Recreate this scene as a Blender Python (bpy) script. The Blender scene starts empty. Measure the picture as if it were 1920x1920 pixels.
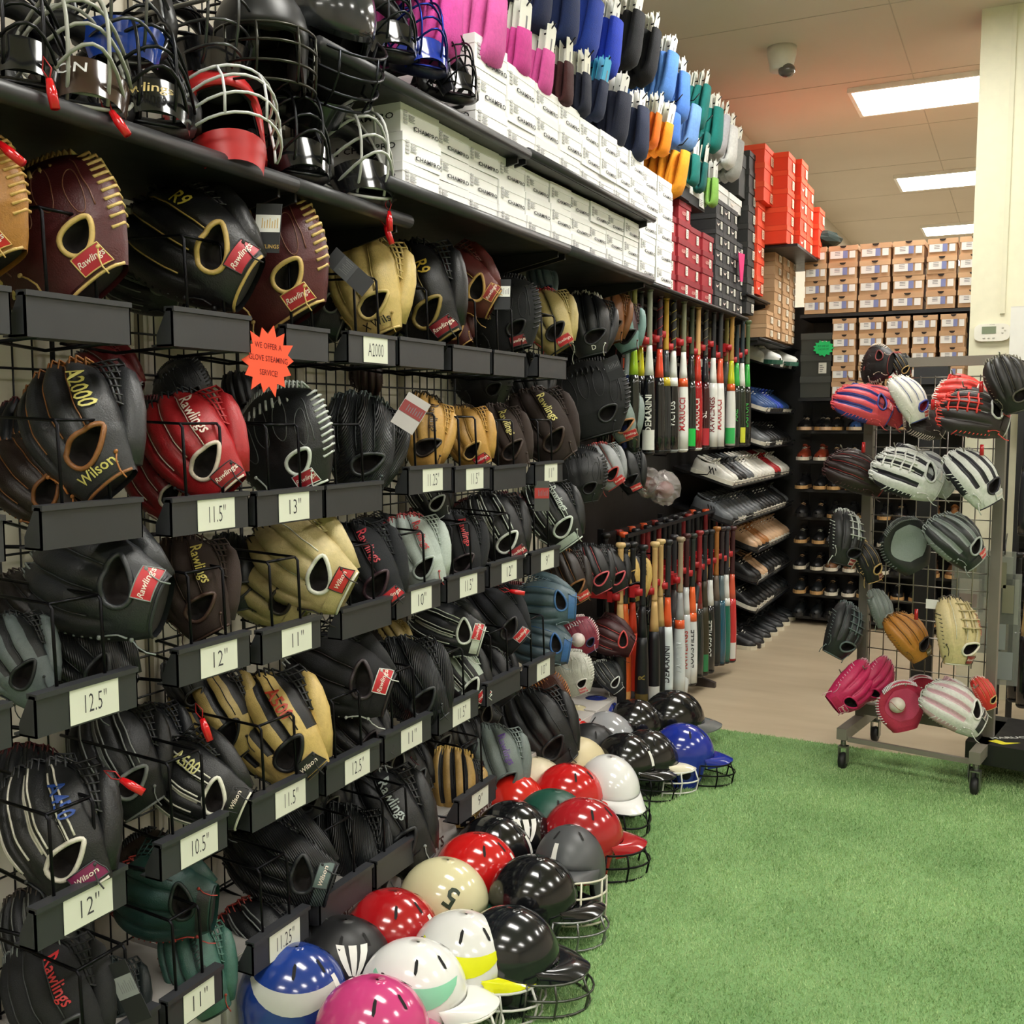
import bpy, math, random
import numpy as np
from mathutils import Vector, Matrix, Euler
R = math.radians
random.seed(7)
SC = bpy.context.scene
COL = SC.collection
# ------------------------------------------------------------ camera
CAM = Vector((2.0, 0.0, 1.55)); TH = R(26.45); PT = R(5.15); FPX = 1920.0
FWD = Vector((-math.sin(TH)*math.cos(PT), math.cos(TH)*math.cos(PT), -math.sin(PT)))
RGT = Vector((math.cos(TH), math.sin(TH), 0)); UPV = RGT.cross(FWD)
cd = bpy.data.cameras.new('camera'); cam = bpy.data.objects.new('camera', cd); COL.objects.link(cam)
cd.sensor_width = 36; cd.lens = 36.0; cd.clip_start = 0.05
cam.matrix_world = Matrix((( RGT.x, UPV.x, -FWD.x, CAM.x), (RGT.y, UPV.y, -FWD.y, CAM.y), (RGT.z, UPV.z, -FWD.z, CAM.z), (0, 0, 0, 1)))
SC.camera = cam
# ------------------------------------------------------------ world, exposure
wd = bpy.data.worlds.new('world'); SC.world = wd; wd.use_nodes = True
wd.node_tree.nodes['Background'].inputs[0].default_value = (1.0, .93, .82, 1); wd.node_tree.nodes['Background'].inputs[1].default_value = .15
SC.view_settings.view_transform = 'Standard'; SC.view_settings.look = 'None'; SC.view_settings.gamma = 1
SC.view_settings.use_curve_mapping = False; SC.view_settings.exposure = 0.0
LAMP = 27.0                                   # strength of the ceiling diffusers
LIGHTS = [(x, y) for y in (-3.45, -.75, 1.85, 4.55, 7.25, 9.95, 12.6, 15.3) for x in (.87, 4.3)]

def ray(px, py): return FWD + RGT*((px-960)/FPX) - UPV*((py-960)/FPX)
def onX(px, py, X): r = ray(px, py); return CAM + r*((X-CAM.x)/r.x)
def onY(px, py, Y): r = ray(px, py); return CAM + r*((Y-CAM.y)/r.y)
def onZ(px, py, Z=0): r = ray(px, py); return CAM + r*((Z-CAM.z)/r.z)
def depth(p): return (Vector(p)-CAM).dot(FWD)
# ------------------------------------------------------------ materials
def lin(h):
    h = h.lstrip('#'); c = [int(h[i:i+2], 16)/255 for i in (0, 2, 4)]
    return tuple(((x+.055)/1.055)**2.4 if x > .04045 else x/12.92 for x in c)+(1,)
KIND = dict(leather=(.42, 0, 90, .25), suede=(.85, 0, 160, .3), gloss=(.16, 0, 20, .0), satin=(.42, 0, 60, .05), matte=(.8, 0, 60, .1), metal=(.35, .9, 80, .05),
            fabric=(.95, 0, 220, .4), card=(.75, 0, 40, .08), carbon=(.38, 0, 60, .5), paper=(.7, 0, 30, .02), rubber=(.6, 0, 80, .1))
MC = {}
def M(h, kind='matte'):
    k = (h, kind)
    if k in MC: return MC[k]
    ro, me, sc, bs = KIND[kind]
    m = bpy.data.materials.new(kind+'_'+h.lstrip('#')); m.use_nodes = True; nt = m.node_tree; N = nt.nodes; L = nt.links
    b = N['Principled BSDF']; b.inputs['Metallic'].default_value = me
    tc = N.new('ShaderNodeTexCoord'); no = N.new('ShaderNodeTexNoise'); no.inputs['Scale'].default_value = sc*.35; no.inputs['Detail'].default_value = 3
    L.new(tc.outputs['Object'], no.inputs['Vector'])
    mx = N.new('ShaderNodeMix'); mx.data_type = 'RGBA'; c = lin(h)
    v = .22 if kind in ('leather', 'suede', 'fabric') else .07
    mx.inputs[6].default_value = tuple(x*(1-v) for x in c[:3])+(1,); mx.inputs[7].default_value = tuple(min(1, x*(1+v)) for x in c[:3])+(1,)
    L.new(no.outputs['Fac'], mx.inputs[0]); L.new(mx.outputs[2], b.inputs['Base Color'])
    mr = N.new('ShaderNodeMapRange'); mr.inputs[3].default_value = ro*.85; mr.inputs[4].default_value = min(1, ro*1.15)
    L.new(no.outputs['Fac'], mr.inputs[0]); L.new(mr.outputs[0], b.inputs['Roughness'])
    if kind == 'gloss': b.inputs['Coat Weight'].default_value = .5; b.inputs['Coat Roughness'].default_value = .08
    if bs:
        bp = N.new('ShaderNodeBump'); bp.inputs['Strength'].default_value = bs; bp.inputs['Distance'].default_value = .004
        if kind == 'carbon':
            w = N.new('ShaderNodeTexWave'); w.inputs['Scale'].default_value = 22; w.bands_direction = 'DIAGONAL'; w.inputs['Distortion'].default_value = .6
            L.new(tc.outputs['Object'], w.inputs['Vector']); L.new(w.outputs['Fac'], bp.inputs['Height']); bp.inputs['Distance'].default_value = .012
        else:
            n2 = N.new('ShaderNodeTexNoise'); n2.inputs['Scale'].default_value = sc; n2.inputs['Detail'].default_value = 4
            L.new(tc.outputs['Object'], n2.inputs['Vector']); L.new(n2.outputs['Fac'], bp.inputs['Height'])
        L.new(bp.outputs[0], b.inputs['Normal'])
    MC[k] = m; return m
def emis(name, col, s):
    m = bpy.data.materials.new(name); m.use_nodes = True; N = m.node_tree.nodes; b = N['Principled BSDF']
    b.inputs['Base Color'].default_value = col; b.inputs['Emission Color'].default_value = col; b.inputs['Emission Strength'].default_value = s
    return m
def clearmat(name, tint, alpha, ro=.15):
    m = bpy.data.materials.new(name); m.use_nodes = True; b = m.node_tree.nodes['Principled BSDF']
    b.inputs['Base Color'].default_value = lin(tint); b.inputs['Roughness'].default_value = ro; b.inputs['Alpha'].default_value = alpha
    return m
# ------------------------------------------------------------ mesh building
class MB:
    def __init__(s): s.v = []; s.f = []; s.m = []; s.s = []
    def add(s, vs, fs, mi=0, sm=False):
        o = len(s.v); s.v += [tuple(p) for p in vs]
        for f in fs: s.f.append(tuple(i+o for i in f)); s.m.append(mi); s.s.append(sm)
        return s
    def box(s, x0, x1, y0, y1, z0, z1, mi=0):
        return s.add([(x, y, z) for x in (x0, x1) for y in (y0, y1) for z in (z0, z1)],
                     [(0, 1, 3, 2), (4, 6, 7, 5), (0, 4, 5, 1), (2, 3, 7, 6), (0, 2, 6, 4), (1, 5, 7, 3)], mi)
    def cbox(s, c, h, rot=None, mi=0):
        c = Vector(c); vs = [Vector((x*h[0], y*h[1], z*h[2])) for x in (-1, 1) for y in (-1, 1) for z in (-1, 1)]
        if rot is not None: vs = [rot @ v for v in vs]
        return s.add([v+c for v in vs], [(0, 1, 3, 2), (4, 6, 7, 5), (0, 4, 5, 1), (2, 3, 7, 6), (0, 2, 6, 4), (1, 5, 7, 3)], mi)
    def tube(s, pts, r, n=6, mi=0, closed=False, flat=1.0):
        pts = [Vector(p) for p in pts]; k = len(pts); rs = r if isinstance(r, (list, tuple)) else [r]*k
        vs = []; t0 = None; nrm = None
        for i, p in enumerate(pts):
            if closed: t = pts[(i+1) % k]-pts[i-1]
            else: t = pts[min(i+1, k-1)]-pts[max(i-1, 0)]
            t = t.normalized() if t.length > 1e-9 else Vector((0, 0, 1))
            if nrm is None:
                a = Vector((0, 0, 1)) if abs(t.z) < .9 else Vector((1, 0, 0)); nrm = t.cross(a).normalized()
            else:
                nrm = nrm - t*nrm.dot(t); nrm = nrm.normalized() if nrm.length > 1e-6 else t.orthogonal().normalized()
            b = t.cross(nrm)
            for j in range(n):
                an = 2*math.pi*j/n; vs.append(p + nrm*(math.cos(an)*rs[i]) + b*(math.sin(an)*rs[i]*flat))
        fs = []
        for i in range(k if closed else k-1):
            a = i*n; c = ((i+1) % k)*n
            for j in range(n): fs.append((a+j, a+(j+1) % n, c+(j+1) % n, c+j))
        if not closed: fs.append(tuple(range(n))[::-1]); fs.append(tuple(range((k-1)*n, k*n)))
        return s.add(vs, fs, mi, True)
    def lathe(s, prof, n=16, mi=0, rot=None, org=(0, 0, 0), sm=True):
        vs = []; O = Vector(org)
        for r, z in prof:
            for j in range(n):
                a = 2*math.pi*j/n; v = Vector((r*math.cos(a), r*math.sin(a), z)); vs.append((rot @ v if rot is not None else v)+O)
        fs = []
        for i in range(len(prof)-1):
            for j in range(n): fs.append((i*n+j, i*n+(j+1) % n, (i+1)*n+(j+1) % n, (i+1)*n+j))
        fs.append(tuple(range(n))[::-1]); fs.append(tuple(range((len(prof)-1)*n, len(prof)*n)))
        return s.add(vs, fs, mi, sm)
    def grid(s, rows, mi=0, closed=False, sm=True, mfn=None):
        n = len(rows[0]); vs = [p for r in rows for p in r]; o = len(s.v); s.v += [tuple(p) for p in vs]
        for i in range(len(rows)-1):
            for j in range(n if closed else n-1):
                a = o+i*n+j; b = o+i*n+(j+1) % n; c = b+n; d = a+n
                s.f.append((a, b, c, d)); s.m.append(mfn(i, j) if mfn else mi); s.s.append(sm)
        return s
    def prism(s, poly, axis, a0, a1, mi=0, sm=False):
        n = len(poly)
        def pt(p, a):
            return {'x': (a, p[0], p[1]), 'y': (p[0], a, p[1]), 'z': (p[0], p[1], a)}[axis]
        vs = [pt(p, a0) for p in poly]+[pt(p, a1) for p in poly]
        fs = [tuple(range(n))[::-1], tuple(range(n, 2*n))]
        s.add(vs, fs, mi); o = len(s.v)-2*n
        for i in range(n): s.f.append((o+i, o+(i+1) % n, o+n+(i+1) % n, o+n+i)); s.m.append(mi); s.s.append(sm)
        return s
    def ell(s, c, r, n=12, k=8, mi=0):
        rows = []
        for i in range(k+1):
            t = math.pi*i/k
            rows.append([(c[0]+r[0]*math.sin(t)*math.cos(2*math.pi*j/n), c[1]+r[1]*math.sin(t)*math.sin(2*math.pi*j/n), c[2]+r[2]*math.cos(t)) for j in range(n)])
        return s.grid(rows, mi, True)
    def mesh(s, name):
        me = bpy.data.meshes.new(name); me.from_pydata(s.v, [], s.f)
        n = max(s.m)+1 if s.m else 1
        for _ in range(n): me.materials.append(None)
        me.polygons.foreach_set('material_index', s.m); me.polygons.foreach_set('use_smooth', s.s); me.update()
        return me
def ob(name, me, mats, parent=None, loc=None, rot=None):
    if isinstance(me, MB): me = me.mesh(name)
    o = bpy.data.objects.new(name, me); COL.objects.link(o)
    if not isinstance(mats, (list, tuple)): mats = [mats]
    for i, sl in enumerate(o.material_slots):
        sl.link = 'OBJECT'; sl.material = mats[min(i, len(mats)-1)]
    if parent: o.parent = parent
    if loc is not None: o.location = loc
    if rot is not None: o.rotation_euler = rot
    return o
def tag(o, label=None, cat=None, group=None, kind=None):
    if label: o['label'] = label
    if cat: o['category'] = cat
    if group: o['group'] = group
    if kind: o['kind'] = kind
    return o
def thing(name, label, cat, loc=(0, 0, 0), rot=None, group=None, scale=None):
    o = bpy.data.objects.new(name, None); COL.objects.link(o); o.location = loc; o.empty_display_size = .05
    if rot is not None:
        if isinstance(rot, Matrix): o.rotation_euler = rot.to_euler()
        else: o.rotation_euler = rot
    if scale: o.scale = (scale,)*3
    return tag(o, label, cat, group)
def struct(name, mb, mats): return tag(ob(name, mb, mats), kind='structure')
ORD = ['first', 'second', 'third', 'fourth', 'fifth', 'sixth', 'seventh', 'eighth', 'ninth', 'tenth', 'eleventh', 'twelfth', 'thirteenth', 'fourteenth', 'fifteenth', 'sixteenth', 'seventeenth', 'eighteenth', 'nineteenth', 'twentieth', 'twenty-first', 'twenty-second', 'twenty-third', 'twenty-fourth', 'twenty-fifth', 'twenty-sixth', 'twenty-seventh', 'twenty-eighth', 'twenty-ninth', 'thirtieth']
# ------------------------------------------------------------ text as mesh
TC = {}
def text_geo(txt, bold=.0, shear=0.0, sp=1.0):
    k = (txt, bold, shear, sp)
    if k not in TC:
        c = bpy.data.curves.new('lettering', 'FONT'); c.body = txt; c.align_x = 'CENTER'; c.align_y = 'CENTER'; c.offset = bold; c.shear = shear
        c.resolution_u = 2; c.space_character = sp; c.space_line = .95
        o = bpy.data.objects.new('lettering_source', c); COL.objects.link(o)
        bpy.context.view_layer.update(); dg = bpy.context.evaluated_depsgraph_get(); ev = o.evaluated_get(dg); me = ev.to_mesh()
        V = [(v.co.x, v.co.y) for v in me.vertices]; Fs = [tuple(p.vertices) for p in me.polygons]; ev.to_mesh_clear()
        bpy.data.objects.remove(o); bpy.data.curves.remove(c)
        TC[k] = (V, Fs)
    return TC[k]
def text_mb(txt, size, fn, bold=.0, shear=0.0, mi=0, mb=None, sp=1.0, wx=1.0):
    V, Fs = text_geo(txt, bold, shear, sp); mb = mb or MB()
    return mb.add([fn(x*size*wx, y*size) for x, y in V], Fs, mi)
# ============================================================ THE ROOM
CEIL = 3.73
def floor_mat():
    m = bpy.data.materials.new('vinyl_floor'); m.use_nodes = True; nt = m.node_tree; N = nt.nodes; L = nt.links; b = N['Principled BSDF']
    tc = N.new('ShaderNodeTexCoord'); mp = N.new('ShaderNodeMapping'); mp.inputs['Scale'].default_value = (.7, 2.6, 1); L.new(tc.outputs['Object'], mp.inputs[0])
    no = N.new('ShaderNodeTexNoise'); no.inputs['Scale'].default_value = 2.2; no.inputs['Detail'].default_value = 6; L.new(mp.outputs[0], no.inputs['Vector'])
    cr = N.new('ShaderNodeValToRGB'); cr.color_ramp.elements[0].position = .3; cr.color_ramp.elements[0].color = lin('#a6967c'); cr.color_ramp.elements[1].position = .75; cr.color_ramp.elements[1].color = lin('#b9aa90')
    L.new(no.outputs['Fac'], cr.inputs[0]); L.new(cr.outputs[0], b.inputs['Base Color']); b.inputs['Roughness'].default_value = .42
    return m
struct('floor', MB().box(-.1, 8, -5, 20, -.06, 0), floor_mat())
def ceil_mat():
    m = bpy.data.materials.new('ceiling_paint'); m.use_nodes = True; nt = m.node_tree; N = nt.nodes; L = nt.links; b = N['Principled BSDF']
    tc = N.new('ShaderNodeTexCoord'); no = N.new('ShaderNodeTexNoise'); no.inputs['Scale'].default_value = 1.3; no.inputs['Detail'].default_value = 5; L.new(tc.outputs['Object'], no.inputs['Vector'])
    mx = N.new('ShaderNodeMix'); mx.data_type = 'RGBA'; mx.inputs[6].default_value = lin('#c9bfae'); mx.inputs[7].default_value = lin('#d8cfc0')
    L.new(no.outputs['Fac'], mx.inputs[0]); L.new(mx.outputs[2], b.inputs['Base Color']); b.inputs['Roughness'].default_value = .9
    return m
CM = ceil_mat()
struct('ceiling', MB().box(-.1, 8, -5, 20, CEIL, CEIL+.1), CM)
WM = M('#cfc8b8', 'matte')
struct('wall_left', MB().box(-.12, 0, -5, 20, 0, CEIL), WM)
struct('wall_right', MB().box(8, 8.1, -5, 20, 0, CEIL), WM)
struct('wall_back', MB().box(-.1, 8.1, 20, 20.1, 0, CEIL), WM)
struct('wall_front', MB().box(-.1, 8.1, -5.1, -5, 0, CEIL), WM)
for i, y in enumerate((5.9, 7.12, 8.34, 9.56, 10.78, 12.0)):      # joints of the ceiling boards
    struct('trim_%d' % (i+1), MB().box(0, 8, y, y+.006, CEIL-.002, CEIL+.01), M('#b9b0a0', 'matte'))
struct('trim_8', MB().box(1.28, 1.286, 5, 20, CEIL-.0025, CEIL+.01), M('#b9b0a0', 'matte'))
struct('trim_12', MB().box(0, .52, 8.22, 8.24, 0, 2.42), M('#191819', 'satin'))
# turf
def turf_mat(base=False):
    m = bpy.data.materials.new('turf_blades'); m.use_nodes = True; nt = m.node_tree; N = nt.nodes; L = nt.links; b = N['Principled BSDF']
    tc = N.new('ShaderNodeTexCoord'); no = N.new('ShaderNodeTexNoise'); no.inputs['Scale'].default_value = 2.2; no.inputs['Detail'].default_value = 4; L.new(tc.outputs['Object'], no.inputs['Vector'])
    n2 = N.new('ShaderNodeTexNoise'); n2.inputs['Scale'].default_value = 160; L.new(tc.outputs['Object'], n2.inputs['Vector'])
    ad = N.new('ShaderNodeMath'); ad.operation = 'MULTIPLY_ADD'; ad.inputs[1].default_value = .6; L.new(n2.outputs['Fac'], ad.inputs[0]); 
    sc = N.new('ShaderNodeMath'); sc.operation = 'MULTIPLY'; sc.inputs[1].default_value = .45; L.new(no.outputs['Fac'], sc.inputs[0]); L.new(sc.outputs[0], ad.inputs[2])
    cr = N.new('ShaderNodeValToRGB'); e = cr.color_ramp.elements
    e[0].position = .3; e[0].color = lin('#668f55' if not base else '#4f7a40'); e[1].position = .72; e[1].color = lin('#c6dfa6' if not base else '#86ab70')
    L.new(ad.outputs[0], cr.inputs[0]); b.inputs['Roughness'].default_value = .6
    sx = N.new('ShaderNodeSeparateXYZ'); L.new(tc.outputs['Object'], sx.inputs[0])      # the two rolls of turf and the flattened strip at their seam
    wv = N.new('ShaderNodeMath'); wv.operation = 'MULTIPLY_ADD'; wv.inputs[1].default_value = .22; L.new(no.outputs['Fac'], wv.inputs[0]); L.new(sx.outputs['X'], wv.inputs[2])
    mr = N.new('ShaderNodeMapRange'); mr.inputs[1].default_value = .72; mr.inputs[2].default_value = 2.72; L.new(wv.outputs[0], mr.inputs[0])
    c2 = N.new('ShaderNodeValToRGB'); q = c2.color_ramp.elements; q[0].position = 0; q[0].color = (.66, .70, .64, 1); q[1].position = 1; q[1].color = (.9, .93, .88, 1)
    for p_, v_ in ((.22, .72), (.29, .50), (.335, .52), (.365, .98), (.75, 1.03)):
        e_ = q.new(p_); e_.color = (v_, v_*1.01, v_*.96, 1)
    mm = N.new('ShaderNodeMix'); mm.data_type = 'RGBA'; mm.blend_type = 'MULTIPLY'; mm.inputs[0].default_value = 1
    L.new(cr.outputs[0], mm.inputs[6]); L.new(c2.outputs[0], mm.inputs[7]); L.new(mm.outputs[2], b.inputs['Base Color'])
    return m
TX0, TX1, TY0, TY1 = .02, 5.0, -2.5, 4.95
turf = thing('turf_mat', 'green artificial grass mat covering the near part of the floor', 'artificial grass', (0, 0, 0))
ob('backing', MB().box(TX0, TX1, TY0, TY1, .0005, .006), turf_mat(True), turf)
rng = np.random.default_rng(3); nb = 330000
bx = rng.uniform(.45, 3.6, nb); by = 1.6+(TY1-1.6)*rng.uniform(0, 1, nb)**1.05
keep = (bx-2.0 < (by)*.62+.25); bx = bx[keep]; by = by[keep]; nb = len(bx)
cl = .6+.4*np.sin(bx*31+2*np.sin(by*17))*np.sin(by*29+1.5*np.sin(bx*23))
an = rng.uniform(0, 2*np.pi, nb); hh = rng.uniform(.007, .015, nb)*(.75+.35*cl); wd_ = .0011+.0004*by/3
ln = rng.uniform(.2, .9, nb)*hh; la = rng.uniform(0, 2*np.pi, nb)
V = np.zeros((nb, 3, 3), np.float32)
V[:, 0, 0] = bx-np.cos(an)*wd_; V[:, 0, 1] = by-np.sin(an)*wd_; V[:, 1, 0] = bx+np.cos(an)*wd_; V[:, 1, 1] = by+np.sin(an)*wd_
V[:, :2, 2] = .005; V[:, 2, 0] = bx+np.cos(la)*ln; V[:, 2, 1] = by+np.sin(la)*ln; V[:, 2, 2] = .005+hh
me = bpy.data.meshes.new('blades'); me.vertices.add(nb*3); me.vertices.foreach_set('co', V.ravel()); me.loops.add(nb*3)
me.loops.foreach_set('vertex_index', np.arange(nb*3, dtype=np.int32)); me.polygons.add(nb); me.polygons.foreach_set('loop_start', np.arange(0, nb*3, 3, dtype=np.int32))
me.materials.append(None); me.update(calc_edges=True)
tag(ob('blades', me, turf_mat(), turf), kind='stuff')
# ceiling lights
DIFF = emis('lamp_diffuser', (1.0, .975, .91, 1), LAMP)
lf = MB().box(-.62, .62, -.31, -.285, -.03, 0).box(-.62, .62, .285, .31, -.03, 0).box(-.62, -.595, -.285, .285, -.03, 0).box(.595, .62, -.285, .285, -.03, 0).mesh('frame')
ld = MB().box(-.595, .595, -.285, .285, -.028, -.002).mesh('diffuser')
k = 0
for (x, y) in LIGHTS:
    lab = {(.87, 7.25): 'nearest bright ceiling light panel, beside the pillar top', (.87, 9.95): 'middle one of the three visible ceiling light panels', (.87, 12.6): 'farthest ceiling light panel, just above the kraft shoe boxes'}.get((x, y), 'white ceiling light panel outside the picture, row %s' % ORD[k//2])
    if x > 4: lab = 'white ceiling light panel to the right of the pillar, row %s' % ORD[k//2]
    k += 1
    t = thing('ceiling_light', lab, 'ceiling light', (x+.62, y+.3, CEIL), group='ceiling light panels')
    ob('frame', lf, M('#f2efe6', 'satin'), t); ob('diffuser', ld, DIFF, t)
# dome camera
t = thing('security_camera', 'white dome security camera hanging from the ceiling', 'security camera', (.64, 6.3, CEIL))
ob('mount', MB().lathe([(.085, 0), (.085, -.04), (.07, -.1), (.068, -.13)], 20), M('#d9d3c6', 'satin'), t)
ob('lens', MB().ell((.035, -.02, -.14), (.05, .05, .04), 16, 8), M('#5a5450', 'gloss'), t)
# pillar
PX0, PX1, PY0, PY1 = 1.715, 2.0, 6.2, 6.5
struct('trim_9', MB().box(PX0, PX1, PY0, PY1, 0, CEIL), M('#e3dfc4', 'satin'))
t = thing('conduit', 'thin painted cable conduit running down the pillar to the thermostat', 'conduit', (1.875, PY0, 0))
ob('channel', MB().box(-.012, .012, -.014, -.0005, 2.12, CEIL-.01), M('#dcd8bd', 'satin'), t)
t = thing('thermostat', 'white wall thermostat with grey display on the pillar', 'thermostat', onY(1860, 624, PY0-.001))
q = 24; rr = [(.088*math.copysign(abs(math.cos(a))**.45, math.cos(a)), .047*math.copysign(abs(math.sin(a))**.5, math.sin(a))) for a in [2*math.pi*i/q for i in range(q)]]
ob('casing', MB().prism(rr, 'y', -.026, 0), M('#ece9dc', 'satin'), t)
ob('display', MB().box(-.05, .02, -.0285, -.025, -.006, .032), M('#7f8c72', 'gloss'), t)
bt = MB()
for i in range(3): bt.ell((-.038+.024*i, -.026, -.03), (.007, .004, .0045), 8, 5); 
for i in range(3): bt.ell((.052+.012*(i % 2), -.026, .022-.013*i), (.006, .004, .005), 8, 5)
ob('button', bt, M('#c9c6ba', 'satin'), t)
ob('lettering', text_mb('HOME', .009, lambda x, y: (x, -.0268, .041+y)), M('#8b897e'), t)
# ============================================================ WALL FIXTURES
struct('trim_11', MB().box(0, .012, 4.42, 8.4, 0, 2.35), M('#191819', 'satin'))
BLK = M('#17171a', 'satin'); WIRE = M('#1b1b1e', 'metal'); TRAYM = M('#303135', 'satin')
# gridwall panels
def gridpanel(w, h, dx=.0762, dz=.0762, r=.0028):
    mb = MB(); n = round(w/dx)
    for i in range(n+1): mb.tube([(0, i*w/n, 0), (0, i*w/n, h)], r if 0 < i < n else r*1.6, 4)
    n = round(h/dz)
    for i in range(n+1): mb.tube([(.005, 0, i*h/n), (.005, w, i*h/n)], r, 4)
    return mb
gm = gridpanel(.6, 2.0, .05, .1).mesh('wire_grid')
for i in range(8):
    t = thing('gridwall_panel', '%s black wire grid panel from the left along the glove wall' % ORD[i], 'wire grid', (.05, -.2+i*.605, .06), group='wire grid panels on the glove wall')
    ob('wire_grid', gm, BLK, t)
for i in range(8):
    y = .1+i*.605
    struct('trim_%d' % (20+i), MB().box(.0, .03, y-.015, y+.015, 0, CEIL-.1), M('#b9b2a4', 'satin'))
def shelf(name, label, y0, y1, z, x1=.46, tubeend=True, x0=.02, rad=.019):
    t = thing(name, label, 'shelf', (0, y0, z)); w = y1-y0
    ob('board', MB().box(x0, x1-.02, 0, w, -.03, -.012), BLK, t)
    ob('front_rail', MB().tube([(x1-.01, 0, -.018), (x1-.01, w, -.018)], rad, 14), M('#2a2a2d', 'satin'), t)
    for k in range(2):
        yb = .03 if k == 0 else w-.03
        ob('bracket', MB().prism([(x0, -.03), (x1-.03, -.03), (x1-.03, -.05), (x0, -.14)], 'y', yb-.004, yb+.004), BLK, t)
    return t
shelf('display_shelf', 'black shelf with rounded front rail holding the catcher masks', .5, 1.97, 2.115)
shelf('display_shelf', 'short black shelf end under the silver cage mask', 1.972, 2.47, 2.115)
shelf('display_shelf', 'long black shelf under the lower rows of white shoe boxes', 2.3, 3.48, 2.185, .5)
shelf('display_shelf', 'far half of the black shelf under the white shoe boxes', 3.482, 4.42, 2.185, .5)
shelf('display_shelf', 'upper black shelf under the blue mask and highest white boxes', 2.02, 3.15, 2.445, .5, rad=.017)
shelf('display_shelf', 'far part of the upper black shelf ending in a pointed bracket', 3.152, 4.45, 2.455, .5, rad=.014)
shelf('display_shelf', 'black shelf under the red and black shoe boxes above the bats', 4.45, 6.5, 2.2, .43, rad=.008)
shelf('display_shelf', 'black shelf under the tall orange shoe box stack', 6.52, 7.15, 2.36, .42, rad=.008)
shelf('display_shelf', 'black shelf in the far corner under the kraft boxes', 6.8, 8.1, 2.1, .44, rad=.008)
# glove holders
HOLD = []
def tagtext(txt, w, h):
    return text_mb(txt, .052, lambda x, y: (.0015, x, y+h/2), bold=-.008, wx=.75 if len(txt) < 5 else .52, sp=1.05)
HC = {}
def holder(y0, w, zt, txt, label, wire=True, toff=None, tilt=0):
    t = thing('glove_holder', label, 'display holder', (.42, y0, zt), group='black glove holders on the wire grid')
    key = round(w, 2)
    if key not in HC:
        tr = MB().box(-.004, 0, 0, w, -.078, 0).box(-.022, .005, 0, w, -.006, .004).box(-.06, -.004, 0, w, -.078, -.074)
        tr.prism([(-.045, -.078), (0, -.078), (0, 0), (-.015, 0), (-.045, -.055)], 'y', 0, .003).prism([(-.045, -.078), (0, -.078), (0, 0), (-.015, 0), (-.045, -.055)], 'y', w-.003, w)
        wr = MB()
        for a in (.25*w, .72*w): 
            wr.tube([(-.012, a, -.07), (-.02, a, .15), (-.028, a, .158), (-.36, a+.01, .17)], .0035, 6)
        wr.tube([(-.028, .25*w, .158), (-.028, .72*w, .158)], .0035, 6).tube([(-.36, .1*w, -.06), (-.36, .9*w, -.06)], .0035, 6)
        for a in (.15*w, .85*w): wr.tube([(-.02, a, -.076), (-.20, a, -.085), (-.365, a, -.06)], .004, 6)
        HC[key] = (tr.mesh('tray'), wr.mesh('wire_frame'))
    ob('tray', HC[key][0], TRAYM, t); ob('wire_frame', HC[key][1], WIRE, t)
    if txt:
        tw = min(.115, w*.55); to = toff if toff is not None else w*.5
        p = ob('price_tag', MB().box(0, .0012, -tw/2, tw/2, -.002, .066), M('#d9dbcd', 'paper'), t, loc=(.0012, to, -.074+.002))
        ob('lettering', tagtext(txt, tw, .06), M('#3c3c40'), p)
    return t
rows = [('top', 1.777, [(-40, 18, 535, ''), (45, 243, 548, ''), (322, 470, 575, ''), (535, 607, 612, ''), (652, 742, 622, 'A2000'), (748, 833, 632, ''), (848, 920, 648, ''), (925, 985, 658, ''), (1010, 1062, 664, '')]),
        ('second', 1.388, [(-60, 8, 980, ''), (75, 268, 950, ''), (320, 467, 940, '11.5"'), (480, 603, 930, '13"'), (610, 735, 918, ''), (765, 845, 868, '11.25"'), (852, 918, 872, '11.5"'), (925, 985, 876, ''), (1003, 1055, 868, '11"')]),
        ('third', 1.055, [(-45, 22, 1340, ''), (65, 258, 1310, '12.5"'), (332, 468, 1218, '12"'), (490, 605, 1188, '11"'), (640, 735, 1148, ''), (742, 825, 1110, '10"'), (838, 908, 1083, '11.5"'), (918, 988, 1055, '12"'), (995, 1050, 1035, '9"')]),
        ('fourth', .657, [(-110, -40, 1790, ''), (65, 240, 1710, '12"'), (300, 428, 1583, '10.5"'), (470, 600, 1500, '11.5"'), (610, 714, 1440, '12.5"'), (720, 812, 1380, '11"'), (822, 905, 1335, '11.5"'), (912, 980, 1282, ''), (990, 1040, 1250, '10"')]),
        ('bottom', .315, [(120, 300, 2000, ''), (330, 420, 1930, '11"'), (475, 580, 1830, '11.25"'), (600, 700, 1690, ''), (705, 810, 1620, ''), (860, 955, 1500, '9"')])]
for nm, zt, L_ in rows:
    for i, (a, b, y, txt) in enumerate(L_):
        p0 = onX(a, y, .42); p1 = onX(b, y, .42); w = max(.17, min(.26, p1.y-p0.y)); y_s = p1.y-w if i < 2 else p0.y; z = zt if abs(p0.z-zt) > .07 else p0.z*.6+zt*.4
        holder(y_s, w, z, txt, 'black glove holder, %s from the left in the %s row%s' % (ORD[i], nm, ', tag reads '+txt.replace('"', ' inch') if txt else ''), toff=w*.55)
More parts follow.
